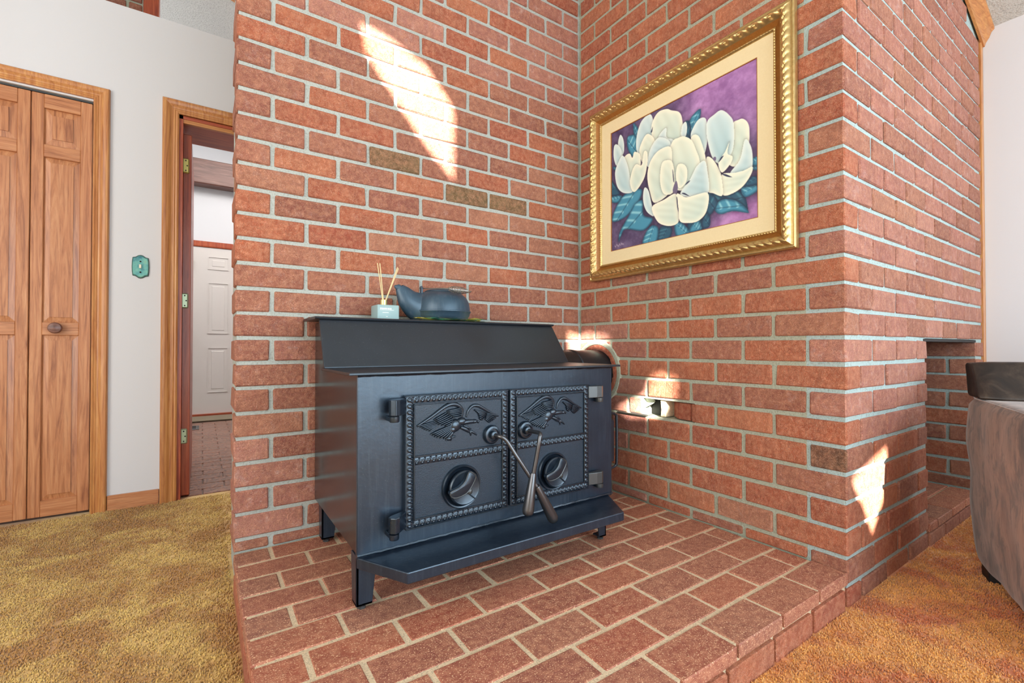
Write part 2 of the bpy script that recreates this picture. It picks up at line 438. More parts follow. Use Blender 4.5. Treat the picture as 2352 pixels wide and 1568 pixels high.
# ---- hearth (raised brick platform)
hearth = thing('brick_hearth', (-0.75, -0.57, 0), 'raised red brick hearth platform with tan joints under the wood stove', 'hearth')
MB().box((-LA+0.008, -LB+0.008, 0.0), (-0.002, -0.0, HT-0.0022)).build('mortar_bed', M['mortar_tan'], hearth)
def paver(lo, hi, parent=hearth, mat=None):
    o = brick(parent, lo, hi, mat or M['paver'], jit=0.0010, bev=0.003, tilt=0.002); o.matrix_parent_inverse = Matrix.Translation(parent.location).inverted(); return o
rp = 0.1045; jh = 0.0072
for r_ in range(11):
    y1 = -r_*rp-jh*0.62; y0 = -(r_+1)*rp+jh*0.62
    front = r_ == 10
    start = -1.378 if r_ % 2 == 0 else -1.284
    xs = [-LA]+[start+0.2*i for i in range(8) if start+0.2*i < -0.02]+[0.0]
    if xs[-1]-xs[-2] < 0.03: xs.pop(-2)
    for a, b in zip(xs[:-1], xs[1:]):
        lo = (a+(jh*0.7 if a > -LA else 0), y0-(0.003 if front else 0), HT-0.034)
        hi = (b-(jh*0.7 if b < 0 else 0.004), y1, HT+random.uniform(-0.001, 0.0015))
        paver(lo, hi)
for i in range(-1, 8):    # lower course along the front edge and the left side
    a = -LA if i < 0 else -1.42+0.2*i; b = min(-1.42+0.2*(i+1), -0.0)
    if b-a > 0.02: paver((a+(0.005 if i >= 0 else 0), -LB-0.003, -0.01), (b-0.005, -LB+0.08, 0.057), mat=M['brick_orange'])
for i in range(5):
    a = -LB+0.10+i*0.2; b = min(a+0.2, 0)
    paver((-LA-0.001, a+0.005, -0.01), (-LA+0.08, b-0.005, 0.057), mat=M['brick_orange'])
for i in range(4):
    a = -1.378+0.2*i
# firebox floor slab with its pavers
fh = thing('firebox_hearth', (1.1, -0.95, 0), 'low red brick hearth floor inside the fireplace opening on the right', 'hearth')
MB().box((x_op0+0.002, -LB+0.01, 0.0), (x_op1, -0.50, 0.079)).build('mortar_bed', M['mortar_tan'], fh)
for r_ in range(5):
    y0 = -LB+r_*0.1+0.004 if r_ else -LB-0.003; y1 = -LB+(r_+1)*0.1-0.003
    off = 0.0 if r_ % 2 else 0.1
    xs = [x_op0+0.004]+[x_op0+off+0.2*i for i in range(5) if 0.03 < off+0.2*i < (x_op1-x_op0)-0.03]+[x_op1-0.004]
    for a, b in zip(xs[:-1], xs[1:]): paver((a+0.003, y0, 0.052), (b-0.003, y1, 0.085), fh)
for i in range(4): paver((x_op0+0.005+0.2*i, -LB-0.003, -0.01), (x_op0+0.195+0.2*i if i < 3 else x_op1, -LB+0.08, 0.046), fh, M['brick'])
MB().box((x_op0-0.02, -0.52, 0.0), (x_op1+0.02, -0.47, 0.8)).build('firebox_back', M['black'], fh)

# ------------------------------------------------------------------ room shell
fl = MB().box((-4.2, -4.6, -0.06), (1.9, 1.14, 0.0)).build('floor', M['carpet']); tag(fl, kind='structure')
fl2 = MB().box((-4.2, 1.14, -0.06), (1.9, 4.6, -0.006)).build('floor_hall', M['grout']); tag(fl2, kind='structure')
sl = 0.365
cl = MB().prism([(1.75, ceil_z(1.75)), (-4.1, ceil_z(-4.1)), (-4.1, ceil_z(-4.1)+0.08), (1.75, ceil_z(1.75)+0.08)], 1, -4.45, 4.6).build('ceiling', M['popcorn']); tag(cl, kind='structure')
YW = 1.10; TW = 0.16; ZT = 2.372
cx0, cx1, cz_ = -2.95, -1.986, 1.888      # closet opening
dx0, dx1, dz_ = -1.668, -0.86, 1.915      # doorway opening
wl = MB()
wl.box((-4.1, YW, 0), (cx0, YW+TW, ZT)).box((cx0, YW, cz_), (cx1, YW+TW, ZT)).box((cx1, YW, 0), (dx0, YW+TW, ZT)).box((dx0, YW, dz_), (dx1, YW+TW, ZT)).box((dx1, YW, 0), (0.3, YW+TW, ZT))
wl = wl.build('wall_left', M['white_paint'], fix=False); tag(wl, kind='structure')
o = MB().box((-4.1, YW+0.7, 0), (-1.99, YW+0.74, ZT)).build('wall_closet', M['white_paint']); tag(o, kind='structure')
o = MB().box((-4.15, -4.45, 0), (-4.03, 4.6, 4.45)).build('wall_far_left', M['white_paint']); tag(o, kind='structure')
o = MB().box((1.602, -4.45, 0), (1.72, -LB+0.02, 2.5)).build('wall_right', M['white_paint']); tag(o, kind='structure')
o = MB().box((1.602, -LB+0.02, 0), (1.72, 4.6, 2.5)).build('wall_right_hall', M['white_paint']); tag(o, kind='structure')
YF = 4.33
o = MB().box((-4.1, YF, 0), (1.7, YF+0.1, 4.45)).build('wall_hall', M['white_paint']); tag(o, kind='structure')
o = MB().box((-0.42, 0.24, -0.02), (-0.30, YF, 3.3)).build('wall_hall_side', M['white_paint']); tag(o, kind='structure')

# rear wall behind the camera with added openings shaped to cast the sun patches
YB = -4.2
def sunproj(p):       # back along the sun to the rear wall
    tt = (YB-p[1])/SUN.y; return (p[0]+SUN.x*tt, p[2]+SUN.z*tt)
openings = [
    [sunproj(p) for p in [(-1.085, 0, 1.962), (-0.862, 0, 1.925), (-0.701, 0, 1.745), (-0.701, 0, 1.452), (-0.83, 0, 1.575), (-1.065, 0, 1.86)]],
    [sunproj(p) for p in [(-0.08, 0, 0.83), (0, -0.03, 0.825), (0, -0.17, 0.805), (0, -0.21, 0.76), (0, -0.06, 0.775), (-0.07, 0, 0.70)]],
    [sunproj(p) for p in [(0, -0.45, 0.655), (0, -0.56, 0.63), (0, -0.555, 0.54), (0, -0.50, 0.475), (0, -0.33, 0.452), (0, -0.25, 0.49), (0, -0.40, 0.56)]],
    [sunproj(p) for p in [(0.03, -LB, 0.365), (0.165, -LB, 0.40), (0.31, -LB, 0.435), (0.325, -LB, 0.30), (0.18, -LB, 0.17), (0.11, -LB, 0.28)]],
]
cu = bpy.data.curves.new('wall_rear', 'CURVE'); cu.dimensions = '2D'; cu.fill_mode = 'BOTH'; cu.extrude = 0.01
for poly in [[(-4.1, 0), (1.7, 0), (1.7, 2.4), (-4.1, 4.42)]]+openings:
    sp = cu.splines.new('POLY'); sp.points.add(len(poly)-1); sp.use_cyclic_u = True
    for i, p in enumerate(poly): sp.points[i].co = (p[0], p[1], 0, 1)
tmp = bpy.data.objects.new('tmp', cu)
me = bpy.data.meshes.new_from_object(tmp); bpy.data.objects.remove(tmp); me.name = 'wall_rear'; me.materials.clear(); me.materials.append(M['white_paint'])
o = bpy.data.objects.new('wall_rear', me); COL.objects.link(o); o.rotation_euler = (pi/2, 0, 0); o.location = (0, YB, 0); tag(o, kind='structure')

# hall floor tiles
for iy in range(25):
    for ix in range(5):
        y0 = 1.15+iy*0.108; off = 0.10*(iy % 2)
        x0 = -1.76+ix*0.2-off
        if iy >= 22 and False: continue
        if y0 > 3.75: continue
        brick(fl2, (x0+0.003, y0+0.003, -0.02), (x0+0.197, y0+0.105, 0.0), M['vinyl'], 'tile', jit=0.0003, bev=0.001)

# ---- casings and baseboards
def casing(name, x0, x1, zt, y, prof, mats, parent=None, right=True):
    """prof: (offset outwards, projection). Loft of a U shaped door casing."""
    mb = MB(); rows = []
    for off, h in prof:
        pts = [(x0-off, y-h, 0.0), (x0-off, y-h, zt+off), (x1+off, y-h, zt+off)]+([(x1+off, y-h, 0.0)] if right else [])
        rows.append(pts)
    n = len(rows[0]); v = [p for r in rows for p in r]
    f = [(i*n+k, i*n+k+1, (i+1)*n+k+1, (i+1)*n+k) for i in range(len(rows)-1) for k in range(n-1)]
    mb.add(v, f)
    return mb.build(name, mats, parent)
prof_c = [(0.0, 0.0), (0.0, 0.010), (0.006, 0.013), (0.012, 0.010), (0.016, 0.012), (0.020, 0.010), (0.026, 0.011), (0.036, 0.017), (0.046, 0.020), (0.054, 0.020), (0.058, 0.016), (0.060, 0.0)]
cs = thing('bifold_closet_door', (-2.19, YW, 0), 'stained wood bifold closet door with raised panels and round knob', 'door')
dr = thing('doorway_frame', (-1.5, YW, 0), 'stained wood door frame with an open door and three hinges beside the brick wall', 'door frame')
casing('casing', cx0, cx1, cz_+0.008, YW, [(o_*0.98, h_) for o_, h_ in prof_c], M['casing_z'], cs)
casing('casing', dx0-0.0, dx1+0.0, dz_+0.002, YW, [(o_*1.12, h_) for o_, h_ in prof_c], M['casing_z'], dr)
# closet leaves
def leaf(x0, x1, parent):
    y = YW+0.012; zt, zb = 1.878, 0.015; th = 0.028
    lf = thing('dummy', (0, 0, 0), 'x', 'x'); bpy.data.objects.remove(lf)
    st = 0.040
    MB().box((x0, y, zb), (x0+st, y+th, zt)).build('stile', M['cedar_z'], parent, bevel=0.002)
    MB().box((x1-st, y, zb), (x1, y+th, zt)).build('stile', M['cedar_z'], parent, bevel=0.002)
    rails = [(zt-0.062, zt), (1.600, 1.655), (0.812, 0.868), (zb, 0.085)]
    for a, b in rails:
        MB().box((x0+st, y, a), (x1-st, y+th, b)).build('rail', M['cedar_x'], parent, bevel=0.0015)
    for a, b in ((1.655, zt-0.062), (0.868, 1.600), (0.085, 0.812)):
        xa, xb = x0+st, x1-st; i1 = 0.022 if b-a > 0.3 else 0.026
        mb = MB(); yy = y+0.010
        o_ = [(xa, yy, a), (xb, yy, a), (xb, yy, b), (xa, yy, b)]
        i_ = [(xa+i1, y+0.005, a+i1*1.1), (xb-i1, y+0.005, a+i1*1.1), (xb-i1, y+0.005, b-i1*1.1), (xa+i1, y+0.005, b-i1*1.1)]
        j_ = [(p[0], y+0.001, p[2]) for p in i_]
        k_ = [(p[0]+(0.001 if q in (0, 3) else -0.001), y+0.001, p[2]) for q, p in enumerate(i_)]
        mb.add(o_+i_+j_, [(q, (q+1) % 4, (q+1) % 4+4, q+4) for q in range(4)]+[(q+4, (q+1) % 4+4, (q+1) % 4+8, q+8) for q in range(4)]+[(8, 9, 10, 11)])
        mb.build('raised_panel', M['cedar_z'], parent)
for i, (a, b) in enumerate([(-2.191, -1.992), (-2.393, -2.194), (-2.595, -2.396), (-2.797, -2.598)]):
    leaf(a, b, cs)
kn = MB().lathe([(0.0, 0.012), (0.008, 0.012), (0.009, -0.008), (0.021, -0.012), (0.0245, -0.020), (0.021, -0.029), (0.010, -0.033), (0.0, -0.034)], (-2.1047, YW+0.006, 0.843), 'y', 24).build('knob', M['darkwood_x'], cs, smooth=True)
MB().box((cx0, YW+0.012, 1.880), (cx1, YW+0.05, 1.886)).build('track', M['dark_steel'], cs)
# jambs of the doorway
MB().box((dx0-0.002, YW, 0), (dx0+0.016, YW+0.30, dz_)).build('jamb', M['redwood_z'], dr)
MB().box((dx1-0.016, YW, 0), (dx1+0.002, YW+0.30, dz_)).build('jamb', M['redwood_z'], dr)
MB().box((dx0, YW, dz_-0.016), (dx1, YW+0.32, dz_+0.002)).build('head_jamb', M['redwood_x'], dr)
MB().box((dx0+0.016, YW+0.004, dz_-0.034), (dx1-0.016, YW+0.022, dz_-0.016)).build('door_stop', M['casing_x'], dr)
MB().box((-1.652, YW+0.04, 0.01), (-1.617, YW+0.80, dz_-0.075)).build('open_door', M['redwood_z'], dr, bevel=0.002)
for z_, mt in ((1.678, 'brass'), (0.993, 'brass_green'), (0.309, 'brass_green')):
    hg = MB().box((-1.656, YW+0.030, z_-0.038), (-1.626, YW+0.041, z_+0.038)).build('hinge', M[mt], dr, bevel=0.006)
    MB().tube([(-1.658, YW+0.030, z_-0.039), (-1.658, YW+0.030, z_+0.039)], 0.004, 8).build('hinge_pin', M[mt], hg)
    for q in (-0.025, 0.0, 0.025):
        MB().lathe([(0.0, 0), (0.0035, 0), (0.0035, -0.001), (0.0, -0.001)], (-1.641+(0.006 if q == 0 else 0), YW+0.030, z_+q), 'y', 8).build('screw', M['black'], hg)
o = MB().box((cx1+0.06, YW-0.014, 0.0), (dx0-0.068, YW, 0.072)).build('baseboard_left', M['cedar_x'], bevel=0.003); tag(o, kind='structure')
# wood trim between brick and right wall, crown along the raking ceiling
o = MB().box((7.5*mB+0.002, -LB-0.006, 0), (1.600, -LB+0.016, 2.262)).build('trim_1', M['casing_z'], bevel=0.002); tag(o, kind='structure')
prof = [(0.0, 0.0), (-0.010, 0.0), (-0.014, 0.016), (-0.022, 0.030), (-0.026, 0.036), (-0.034, 0.060), (-0.044, 0.070), (-0.044, 0.084), (0.0, 0.084)]
mb = MB(); v = []
for X_ in (1.601, -0.1):
    for (dy, dz) in prof: v.append((X_, -LB-0.002+dy, ceil_z(X_)-0.082+dz))
n = len(prof); mb.add(v, [tuple(range(n)), tuple(range(2*n-1, n-1, -1))]+[(i, (i+1) % n, (i+1) % n+n, i+n) for i in range(n)])
o = mb.build('trim_2', M['casing_x']); tag(o, kind='structure')
o = MB().prism([(-3.9, ceil_z(-3.9)-0.10), (1.5, ceil_z(1.5)-0.10), (1.5, ceil_z(1.5)), (-3.9, ceil_z(-3.9))], 1, 2.05, 2.22).build('trim_3', M['casing_x']); tag(o, kind='structure')

# ---- upper brick pier with post behind the white wall
pr = MB().box((-2.40, 1.95, 0), (-1.885, 2.15, 3.55)).build('wall_upper', M['mortar']); tag(pr, kind='structure')
for k in range(-22, -4):
    z1 = zj(k)-mj; z0 = zj(k+1)+mj
    for i in range(3):
        a = -2.38+i*0.2092-(0.1 if k % 2 else 0); b = a+0.2092
        a = max(a, -2.40); b = min(b, -1.885)
        if b-a > 0.03: brick(pr, (a+mj, 1.943, z0), (b-mj, 2.02, z1), M['brick'])
pt = MB().box((-1.882, 1.90, 0), (-1.805, 2.0, 3.52)).build('wooden_post', M['redwood_z'], bevel=0.004)
tag(pt, 'dark reddish wooden post at the edge of the upper brick wall', 'post')

# ---- far hall door, frame, beam, vent, mat
hd = thing('hall_door', (-1.3, YF, 0), 'white six panel hall door in a dark red wooden frame', 'door')
hx0, hx1, hz0, hz1 = -1.664, -0.90, 0.03, 1.845
casing('door_casing', hx0-0.004, hx1, hz1+0.004, YF, [(0.0, 0.0), (0.0, 0.02), (0.012, 0.024), (0.062, 0.024), (0.066, 0.0)], M['redwood_z'], hd)
MB().box((hx0, YF-0.012, hz0), (hx1, YF-0.001, hz1)).build('door_leaf', M['door_paint'], hd)
for (a, b) in ((1.615, 1.742), (0.91, 1.455), (0.265, 0.742)):
    for (xa, xb) in ((-1.512, -1.333), (-1.23, -1.05)):
        mb = MB(); y = YF-0.0125
        o_ = [(xa, y, a), (xb, y, a), (xb, y, b), (xa, y, b)]
        g = 0.014; i_ = [(xa+g, y+0.010, a+g), (xb-g, y+0.010, a+g), (xb-g, y+0.010, b-g), (xa+g, y+0.010, b-g)]
        h = 0.034; j_ = [(xa+h, y-0.003, a+h), (xb-h, y-0.003, a+h), (xb-h, y-0.003, b-h), (xa+h, y-0.003, b-h)]
        mb.add(o_+i_+j_, [(q, (q+1) % 4, (q+1) % 4+4, q+4) for q in range(4)]+[(q+4, (q+1) % 4+4, (q+1) % 4+8, q+8) for q in range(4)]+[(8, 9, 10, 11)])
        # frame around so that the moulding reads proud of the leaf
        for e0, e1 in (((xa-0.008, a-0.008), (xb+0.008, a)), ((xa-0.008, b), (xb+0.008, b+0.008)), ((xa-0.008, a), (xa, b)), ((xb, a), (xb+0.008, b))):
            mb.box((e0[0], y-0.006, e0[1]), (e1[0], y+0.001, e1[1]))
        mb.build('door_panel', M['door_paint'], hd)
MB().box((hx0-0.01, YF-0.06, 0.0), (hx1, YF-0.001, 0.03)).build('threshold', M['redwood_x'], hd)
for z_ in (0.45, 1.65):
    MB().tube([(hx0-0.002, YF-0.028, z_-0.05), (hx0-0.002, YF-0.028, z_+0.05)], 0.008, 8).build('hinge', M['black'], hd)
MB().lathe([(0.0, 0), (0.022, 0), (0.026, -0.02), (0.018, -0.045), (0.0, -0.05)], (-1.685, YF-0.05, 0.86), 'y', 16).build('hook', M['black'], hd, smooth=True)
bmz = MB().box((-2.6, YF-0.16, 2.50), (0.0, YF, 2.765)).build('ceiling_beam', M['darkwood_x'], bevel=0.01)
tag(bmz, 'rough dark brown wooden beam across the white hall wall', 'beam')
vt = thing('floor_vent', (-1.63, 3.5, 0), 'small grey metal floor vent by the far hall door', 'vent')
MB().box((-1.69, 3.40, 0.0), (-1.585, 3.62, 0.006)).build('vent_frame', M['dark_steel'], vt, bevel=0.002)
MB().box((-1.675, 3.42, 0.006), (-1.61, 3.60, 0.008)).build('vent_grille', M['black'], vt)
mt_ = MB().box((-1.66, 3.90, 0.0), (-0.9, 4.25, 0.014)).build('door_mat', M['mat'], bevel=0.004); tag(mt_, 'coarse grey brown door mat in front of the white hall door', 'mat')

# ---- light switch
sw = thing('light_switch', (-1.8133, YW, 1.143), 'patinated turquoise metal light switch plate on the white wall', 'light switch')
def plate_outline(s):
    hw, hh = 0.0325*s, 0.050*s; pts = []
    top = [(-hw*0.93, hh*0.88), (-hw*0.6, hh*0.93), (-hw*0.25, hh*1.10), (0, hh*1.14), (hw*0.25, hh*1.10), (hw*0.6, hh*0.93), (hw*0.93, hh*0.88)]
    right = [(hw*1.0, hh*0.5), (hw*1.03, 0), (hw*1.0, -hh*0.5)]
    return top+right+[(x, -z) for x, z in reversed(top)]+[(-x, z) for x, z in reversed(right)]
def ring_prism(o1, o2, cx, cz, ya, yb):
    n = len(o1); v = [(cx+x, ya, cz+z) for x, z in o1]+[(cx+x, yb, cz+z) for x, z in o2]
    return v, [tuple(range(n, 2*n))]+[(i, (i+1) % n, (i+1) % n+n, i+n) for i in range(n)]
t = NT('patina'); v_ = t.coords(); c_ = t.ramp(t.noise(v_, 30, 5, 0.6), [(0.3, lin(44, 96, 110)), (0.45, lin(86, 146, 140)), (0.6, lin(112, 164, 146)), (0.75, lin(126, 150, 110))])
t.out(c_, 0.35, None, 0.4); M['patina'] = t.m
mb = MB(); mb.add(*ring_prism(plate_outline(1.0), plate_outline(0.96), -1.8133, 1.143, YW, YW-0.006)); mb.build('switch_rim', m_plain('patina_dark', lin(40, 66, 62), 0.4, 0.3), sw)
mb = MB(); mb.add(*ring_prism(plate_outline(0.93), plate_outline(0.86), -1.8133, 1.143, YW-0.006, YW-0.008)); mb.build('plate', M['patina'], sw)
MB().box((-1.818, YW-0.018, 1.134), (-1.809, YW-0.006, 1.152)).build('toggle', m_plain('ivory', lin(226, 220, 196), 0.4), sw, bevel=0.001)
for dz in (-0.027, 0.024):
    MB().lathe([(0.0, 0), (0.004, 0), (0.003, -0.003), (0.0, -0.0035)], (-1.8133, YW-0.008, 1.143+dz), 'y', 12).build('screw', M['black'], sw)

# ================================================================== wood stove
SX0, SX1, SYF, SYB, SZ0, SZ1 = -1.246, -0.352, -0.548, -0.016, 0.236, 0.690
stv = thing('wood_stove', (-0.80, -0.28, HT), 'large black cast iron wood stove with two eagle doors on the brick hearth', 'stove')
MB().prism([(SYF+0.004, SZ0), (SYB, SZ0), (SYB, 0.842), (-0.188, 0.842), (-0.256, SZ1), (SYF+0.004, SZ1)], 0, SX0+0.004, SX1-0.004).build('firebox', M['iron_side'], stv, bevel=0.002)
# front plate
MB().box((SX0, SYF-0.004, SZ0-0.004), (SX1, SYF+0.008, SZ1)).build('front_plate', M['iron'], stv, bevel=0.002)
# plates on top: stepped
MB().box((-1.272, -0.578, 0.690), (-0.334, -0.262, 0.697)).build('lower_top_plate', M['iron_top'], stv, bevel=0.0015)
MB().prism([(-0.282, 0.696), (-0.262, 0.690), (-0.196, 0.842), (-0.206, 0.851), (-0.214, 0.851)], 0, -1.268, -0.322).build('riser_plate', M['iron_top'], stv, bevel=0.002) if False else None
mb = MB()
yb, yt = -0.270, -0.202
v = [(-1.268, yb-0.012, 0.697), (-0.318, yb-0.012, 0.697), (-0.342, yt, 0.846), (-1.266, yt, 0.846),
     (-1.268, yb, 0.697), (-0.318, yb, 0.697), (-0.342, yt+0.012, 0.846), (-1.266, yt+0.012, 0.846)]
mb.add(v, [(0, 1, 2, 3), (7, 6, 5, 4), (0, 4, 5, 1), (1, 5, 6, 2), (2, 6, 7, 3), (3, 7, 4, 0)]).build('riser_plate', M['iron_top'], stv, bevel=0.003, seg=2)
MB().prism([(-0.206, 0.846), (-0.214, 0.850), (-0.212, 0.853), (-0.203, 0.855), (-0.012, 0.855), (-0.012, 0.846)], 0, -1.280, -0.340).build('upper_top_plate', M['iron_top'], stv, bevel=0.001)
# weld seam below the top plate
mb = MB(); pts = [(SX0+i*(SX1-SX0)/60, SYF-0.005, 0.6875+random.uniform(-.0008, .0008)) for i in range(61)]
mb.tube(pts, [0.0032+random.uniform(0, .0012) for _ in pts], 6).build('weld_seam', M['cast_smooth'], stv, smooth=True)
mb = MB(); pts = [(SX0+i*(SX1-SX0)/60, SYF-0.006, 0.2405+random.uniform(-.001, .001)) for i in range(61)]
mb.tube(pts, [0.0032+random.uniform(0, .0014) for _ in pts], 6).build('weld_seam', M['cast_smooth'], stv, smooth=True)
# ash shelf
MB().prism([(SX0, SYF+0.002), (-1.168, -0.692), (-0.452, -0.700), (-0.366, SYF+0.002)], 2, 0.208, 0.236).build('ash_shelf', M['iron'], stv, bevel=0.003, seg=2)
# legs
def leg(x0, y0, sx, sy, ztop, wt=0.052, wb=0.040, foot=True):
    """angle iron leg; corner at x0,y0; sx,sy point inwards"""
    mb = MB(); t_ = 0.006
    zb = HT+0.012
    for a in (0, 1):
        if a == 0: q = [(x0, y0, ztop), (x0+sx*wt, y0, ztop), (x0+sx*wb, y0, zb), (x0, y0, zb)]; off = (0, sy*t_, 0)
        else: q = [(x0, y0, ztop), (x0, y0+sy*wt, ztop), (x0, y0+sy*wb, zb), (x0, y0, zb)]; off = (sx*t_, 0, 0)
        v = q+[tuple(p[i]+off[i] for i in range(3)) for p in q]
        mb.add(v, [(0, 1, 2, 3), (7, 6, 5, 4)]+[(i, i+4, (i+1) % 4+4, (i+1) % 4) for i in range(4)])
    mb.box((min(x0, x0+sx*wb), min(y0, y0+sy*wb), zb), (max(x0, x0+sx*wb), max(y0, y0+sy*wb), zb+0.006))
    lg = mb.build('leg', M['iron'], stv, bevel=0.001)
    bx, by = x0+sx*wb*0.45, y0+sy*wb*0.45
    MB().lathe([(0.0, 0), (0.011, 0), (0.011, 0.007), (0.006, 0.007), (0.006, 0.022), (0, 0.022)], (bx, by, HT-0.001), 'z', 6).build('leveling_bolt', M['dark_steel'], lg)
leg(SX0+0.001, SYF+0.001, 1, 1, 0.236)
leg(-0.412, -0.582, -1, 1, 0.210, 0.040, 0.032)
leg(SX0+0.016, -0.075, 1, 1, 0.250)
leg(SX1-0.05, -0.075, -1, 1, 0.240)
# doors
YD = SYF-0.004      # plate front
def rope(mb, a, b, w_, y, pitch, along):
    """wave scroll moulding from a to b (2D x,z), half width w_"""
    a = Vector(a); b = Vector(b); L = (b-a).length; d = (b-a)/L; nrm = Vector((-d.y, d.x))
    n = max(2, round(L/pitch)); nu = n*13+1; nv = 13
    def P(u, vv):
        s = vv*2-1; t0 = (u*n) % 1.0; x = (t0-0.5)*pitch/w_; hh = 0.0
        if abs(s) < 0.86:
            r_ = math.hypot(x+0.05, s+0.12)
            ring = math.exp(-((r_-0.40)/0.16)**2); eye = 0.7*math.exp(-(r_/0.16)**2)
            q = x-0.62*s-0.30; q = (q+pitch/w_/2) % (pitch/w_)-pitch/w_/2
            wave = 0.95*math.exp(-(q/0.17)**2)*(1 if s > -0.2 else max(0, 1+(s+0.2)*2))
            hh = 0.0026*max(ring, eye, wave)+0.0008*(1-s*s)
        if abs(s) >= 0.84: hh = 0.0026 if abs(s) < 0.99 else 0.0
        p = a+d*(u*L)+nrm*(s*w_)
        return (p.x, y-max(hh, 0), p.y)
    mb.grid(P, nu, nv)
def cap(pts, n=6): return [tuple(p) for p in bez(pts, n)]
OX, OZ = -1.128, 0.633       # eagle coordinates are relative to the left door's top left corner
def relief(door_x0, parent):
    mb = MB()
    def W(x, y): return (door_x0+0.000302*x-0.0190, 0.6867-0.000269*y-0.0000271*x)
    def bladeP(p0, p1, w0, w1, h):
        x0, z0 = W(*p0); x1, z1 = W(*p1); a = Vector((x0, z0)); b = Vector((x1, z1)); d = (b-a).normalized(); n_ = Vector((-d.y, d.x))
        v = []
        for tt, ww, hh in ((0, w0*0.8, h*0.8), (0.3, w0, h), (0.75, w1*1.1, h*0.95), (0.95, w1*0.7, h*0.7), (1.0, w1*0.1, h*0.3)):
            p = a.lerp(b, tt)
            for s_, k_ in ((-1, 0), (-0.55, 0.75), (0, 1), (0.55, 0.75), (1, 0)):
                q = p+n_*(s_*ww); v.append((q.x, DY-0.0005-1.5*hh*k_, q.y))
        f = [(i*5+j, i*5+j+1, (i+1)*5+j+1, (i+1)*5+j) for i in range(4) for j in range(4)]
        mb.add(v, f)
    def band(roots, tips, n, w0, w1, h):
        R = bez([(x, y, 0) for x, y in roots], 12); T = bez([(x, y, 0) for x, y in tips], 12)
        for i in range(n):
            tt = i/(n-1)*(len(R)-1); i0 = int(tt); fr = tt-i0
            r0 = R[i0].lerp(R[min(i0+1, len(R)-1)], fr)
            tt = i/(n-1)*(len(T)-1); i0 = int(tt); fr = tt-i0
            t0 = T[i0].lerp(T[min(i0+1, len(T)-1)], fr)
            bladeP((r0.x, r0.y), (t0.x, t0.y), w0, w1, h)
    def rib(pts, r0, r1, h=1.0):
        P = bez([(x, y, 0) for x, y in pts], 7); q = []
        for p in P:
            x, z = W(p.x, p.y); q.append((x, DY-0.0015, z))
        n_ = len(q); mb.tube(q, [(r0+(r1-r0)*abs(2*i/(n_-1)-1)**1.5) for i in range(n_)], 8)
    def blob(cx_, cy_, rx, ry, h, seg=14):
        x, z = W(cx_, cy_); rx *= 0.000302; ry *= 0.000295
        def P(u, vv):
            a = u*2*pi; r = vv
            return (x+rx*r*math.cos(a), DY-h*math.sqrt(max(0, 1-r*r)), z+ry*r*math.sin(a))
        mb.grid(P, seg+1, 6)
    # far wing coverts, from back to front
    band([(330, 440), (345, 470), (350, 490)], [(172, 488), (215, 515), (275, 538)], 6, 0.0028, 0.0026, 0.0036)
    band([(440, 350), (500, 400), (500, 470)], [(318, 425), (350, 470), (465, 492)], 8, 0.0030, 0.0026, 0.0048)
    band([(585, 300), (600, 335), (590, 385)], [(445, 335), (455, 365), (500, 400)], 6, 0.0030, 0.0030, 0.0058)
    band([(500, 470), (500, 500), (510, 530)], [(285, 570), (350, 605), (450, 622)], 7, 0.0030, 0.0034, 0.0050)
    rib([(165, 487), (300, 392), (430, 292), (510, 262), (575, 280), (606, 322), (600, 392)], 0.0062, 0.0028)
    band([(735, 318), (770, 350), (785, 400)], [(870, 350), (860, 390), (820, 425)], 6, 0.0028, 0.0028, 0.0046)
    band([(868, 350), (862, 380), (850, 412)], [(996, 384), (950, 425), (905, 452)], 6, 0.0026, 0.0026, 0.0036)
    rib([(650, 395), (668, 330), (712, 278), (770, 272), (830, 300), (900, 338), (1002, 382)], 0.0052, 0.0018)
    blob(535, 480, 62, 62, 0.010); blob(600, 440, 55, 40, 0.009); blob(510, 520, 40, 40, 0.009)
    rib([(560, 470), (620, 450), (690, 440), (745, 438)], 0.0072, 0.005)          # neck
    blob(735, 437, 34, 22, 0.009); rib([(750, 432), (775, 440), (778, 458)], 0.0028, 0.0012)   # head, beak
    rib([(540, 505), (500, 560), (482, 600)], 0.0052, 0.004); blob(470, 612, 34, 22, 0.0075)
    rib([(590, 500), (640, 520), (680, 545)], 0.0056, 0.004)
    for e in ((760, 582), (735, 560), (700, 588)): rib([(672, 540), ((672+e[0])/2+8, (540+e[1])/2-6), e], 0.0030, 0.0018)
    for e in ((440, 632), (490, 636), (540, 590)): rib([(490, 602), ((490+e[0])/2, (602+e[1])/2), e], 0.0030, 0.0018)
    rib([(620, 480), (660, 500), (700, 520)], 0.0034, 0.002)
    return mb.build('eagle_relief', M['cast_smooth'], parent, smooth=True, fix=False, angle=60)
DY = YD-0.020       # front of door panel
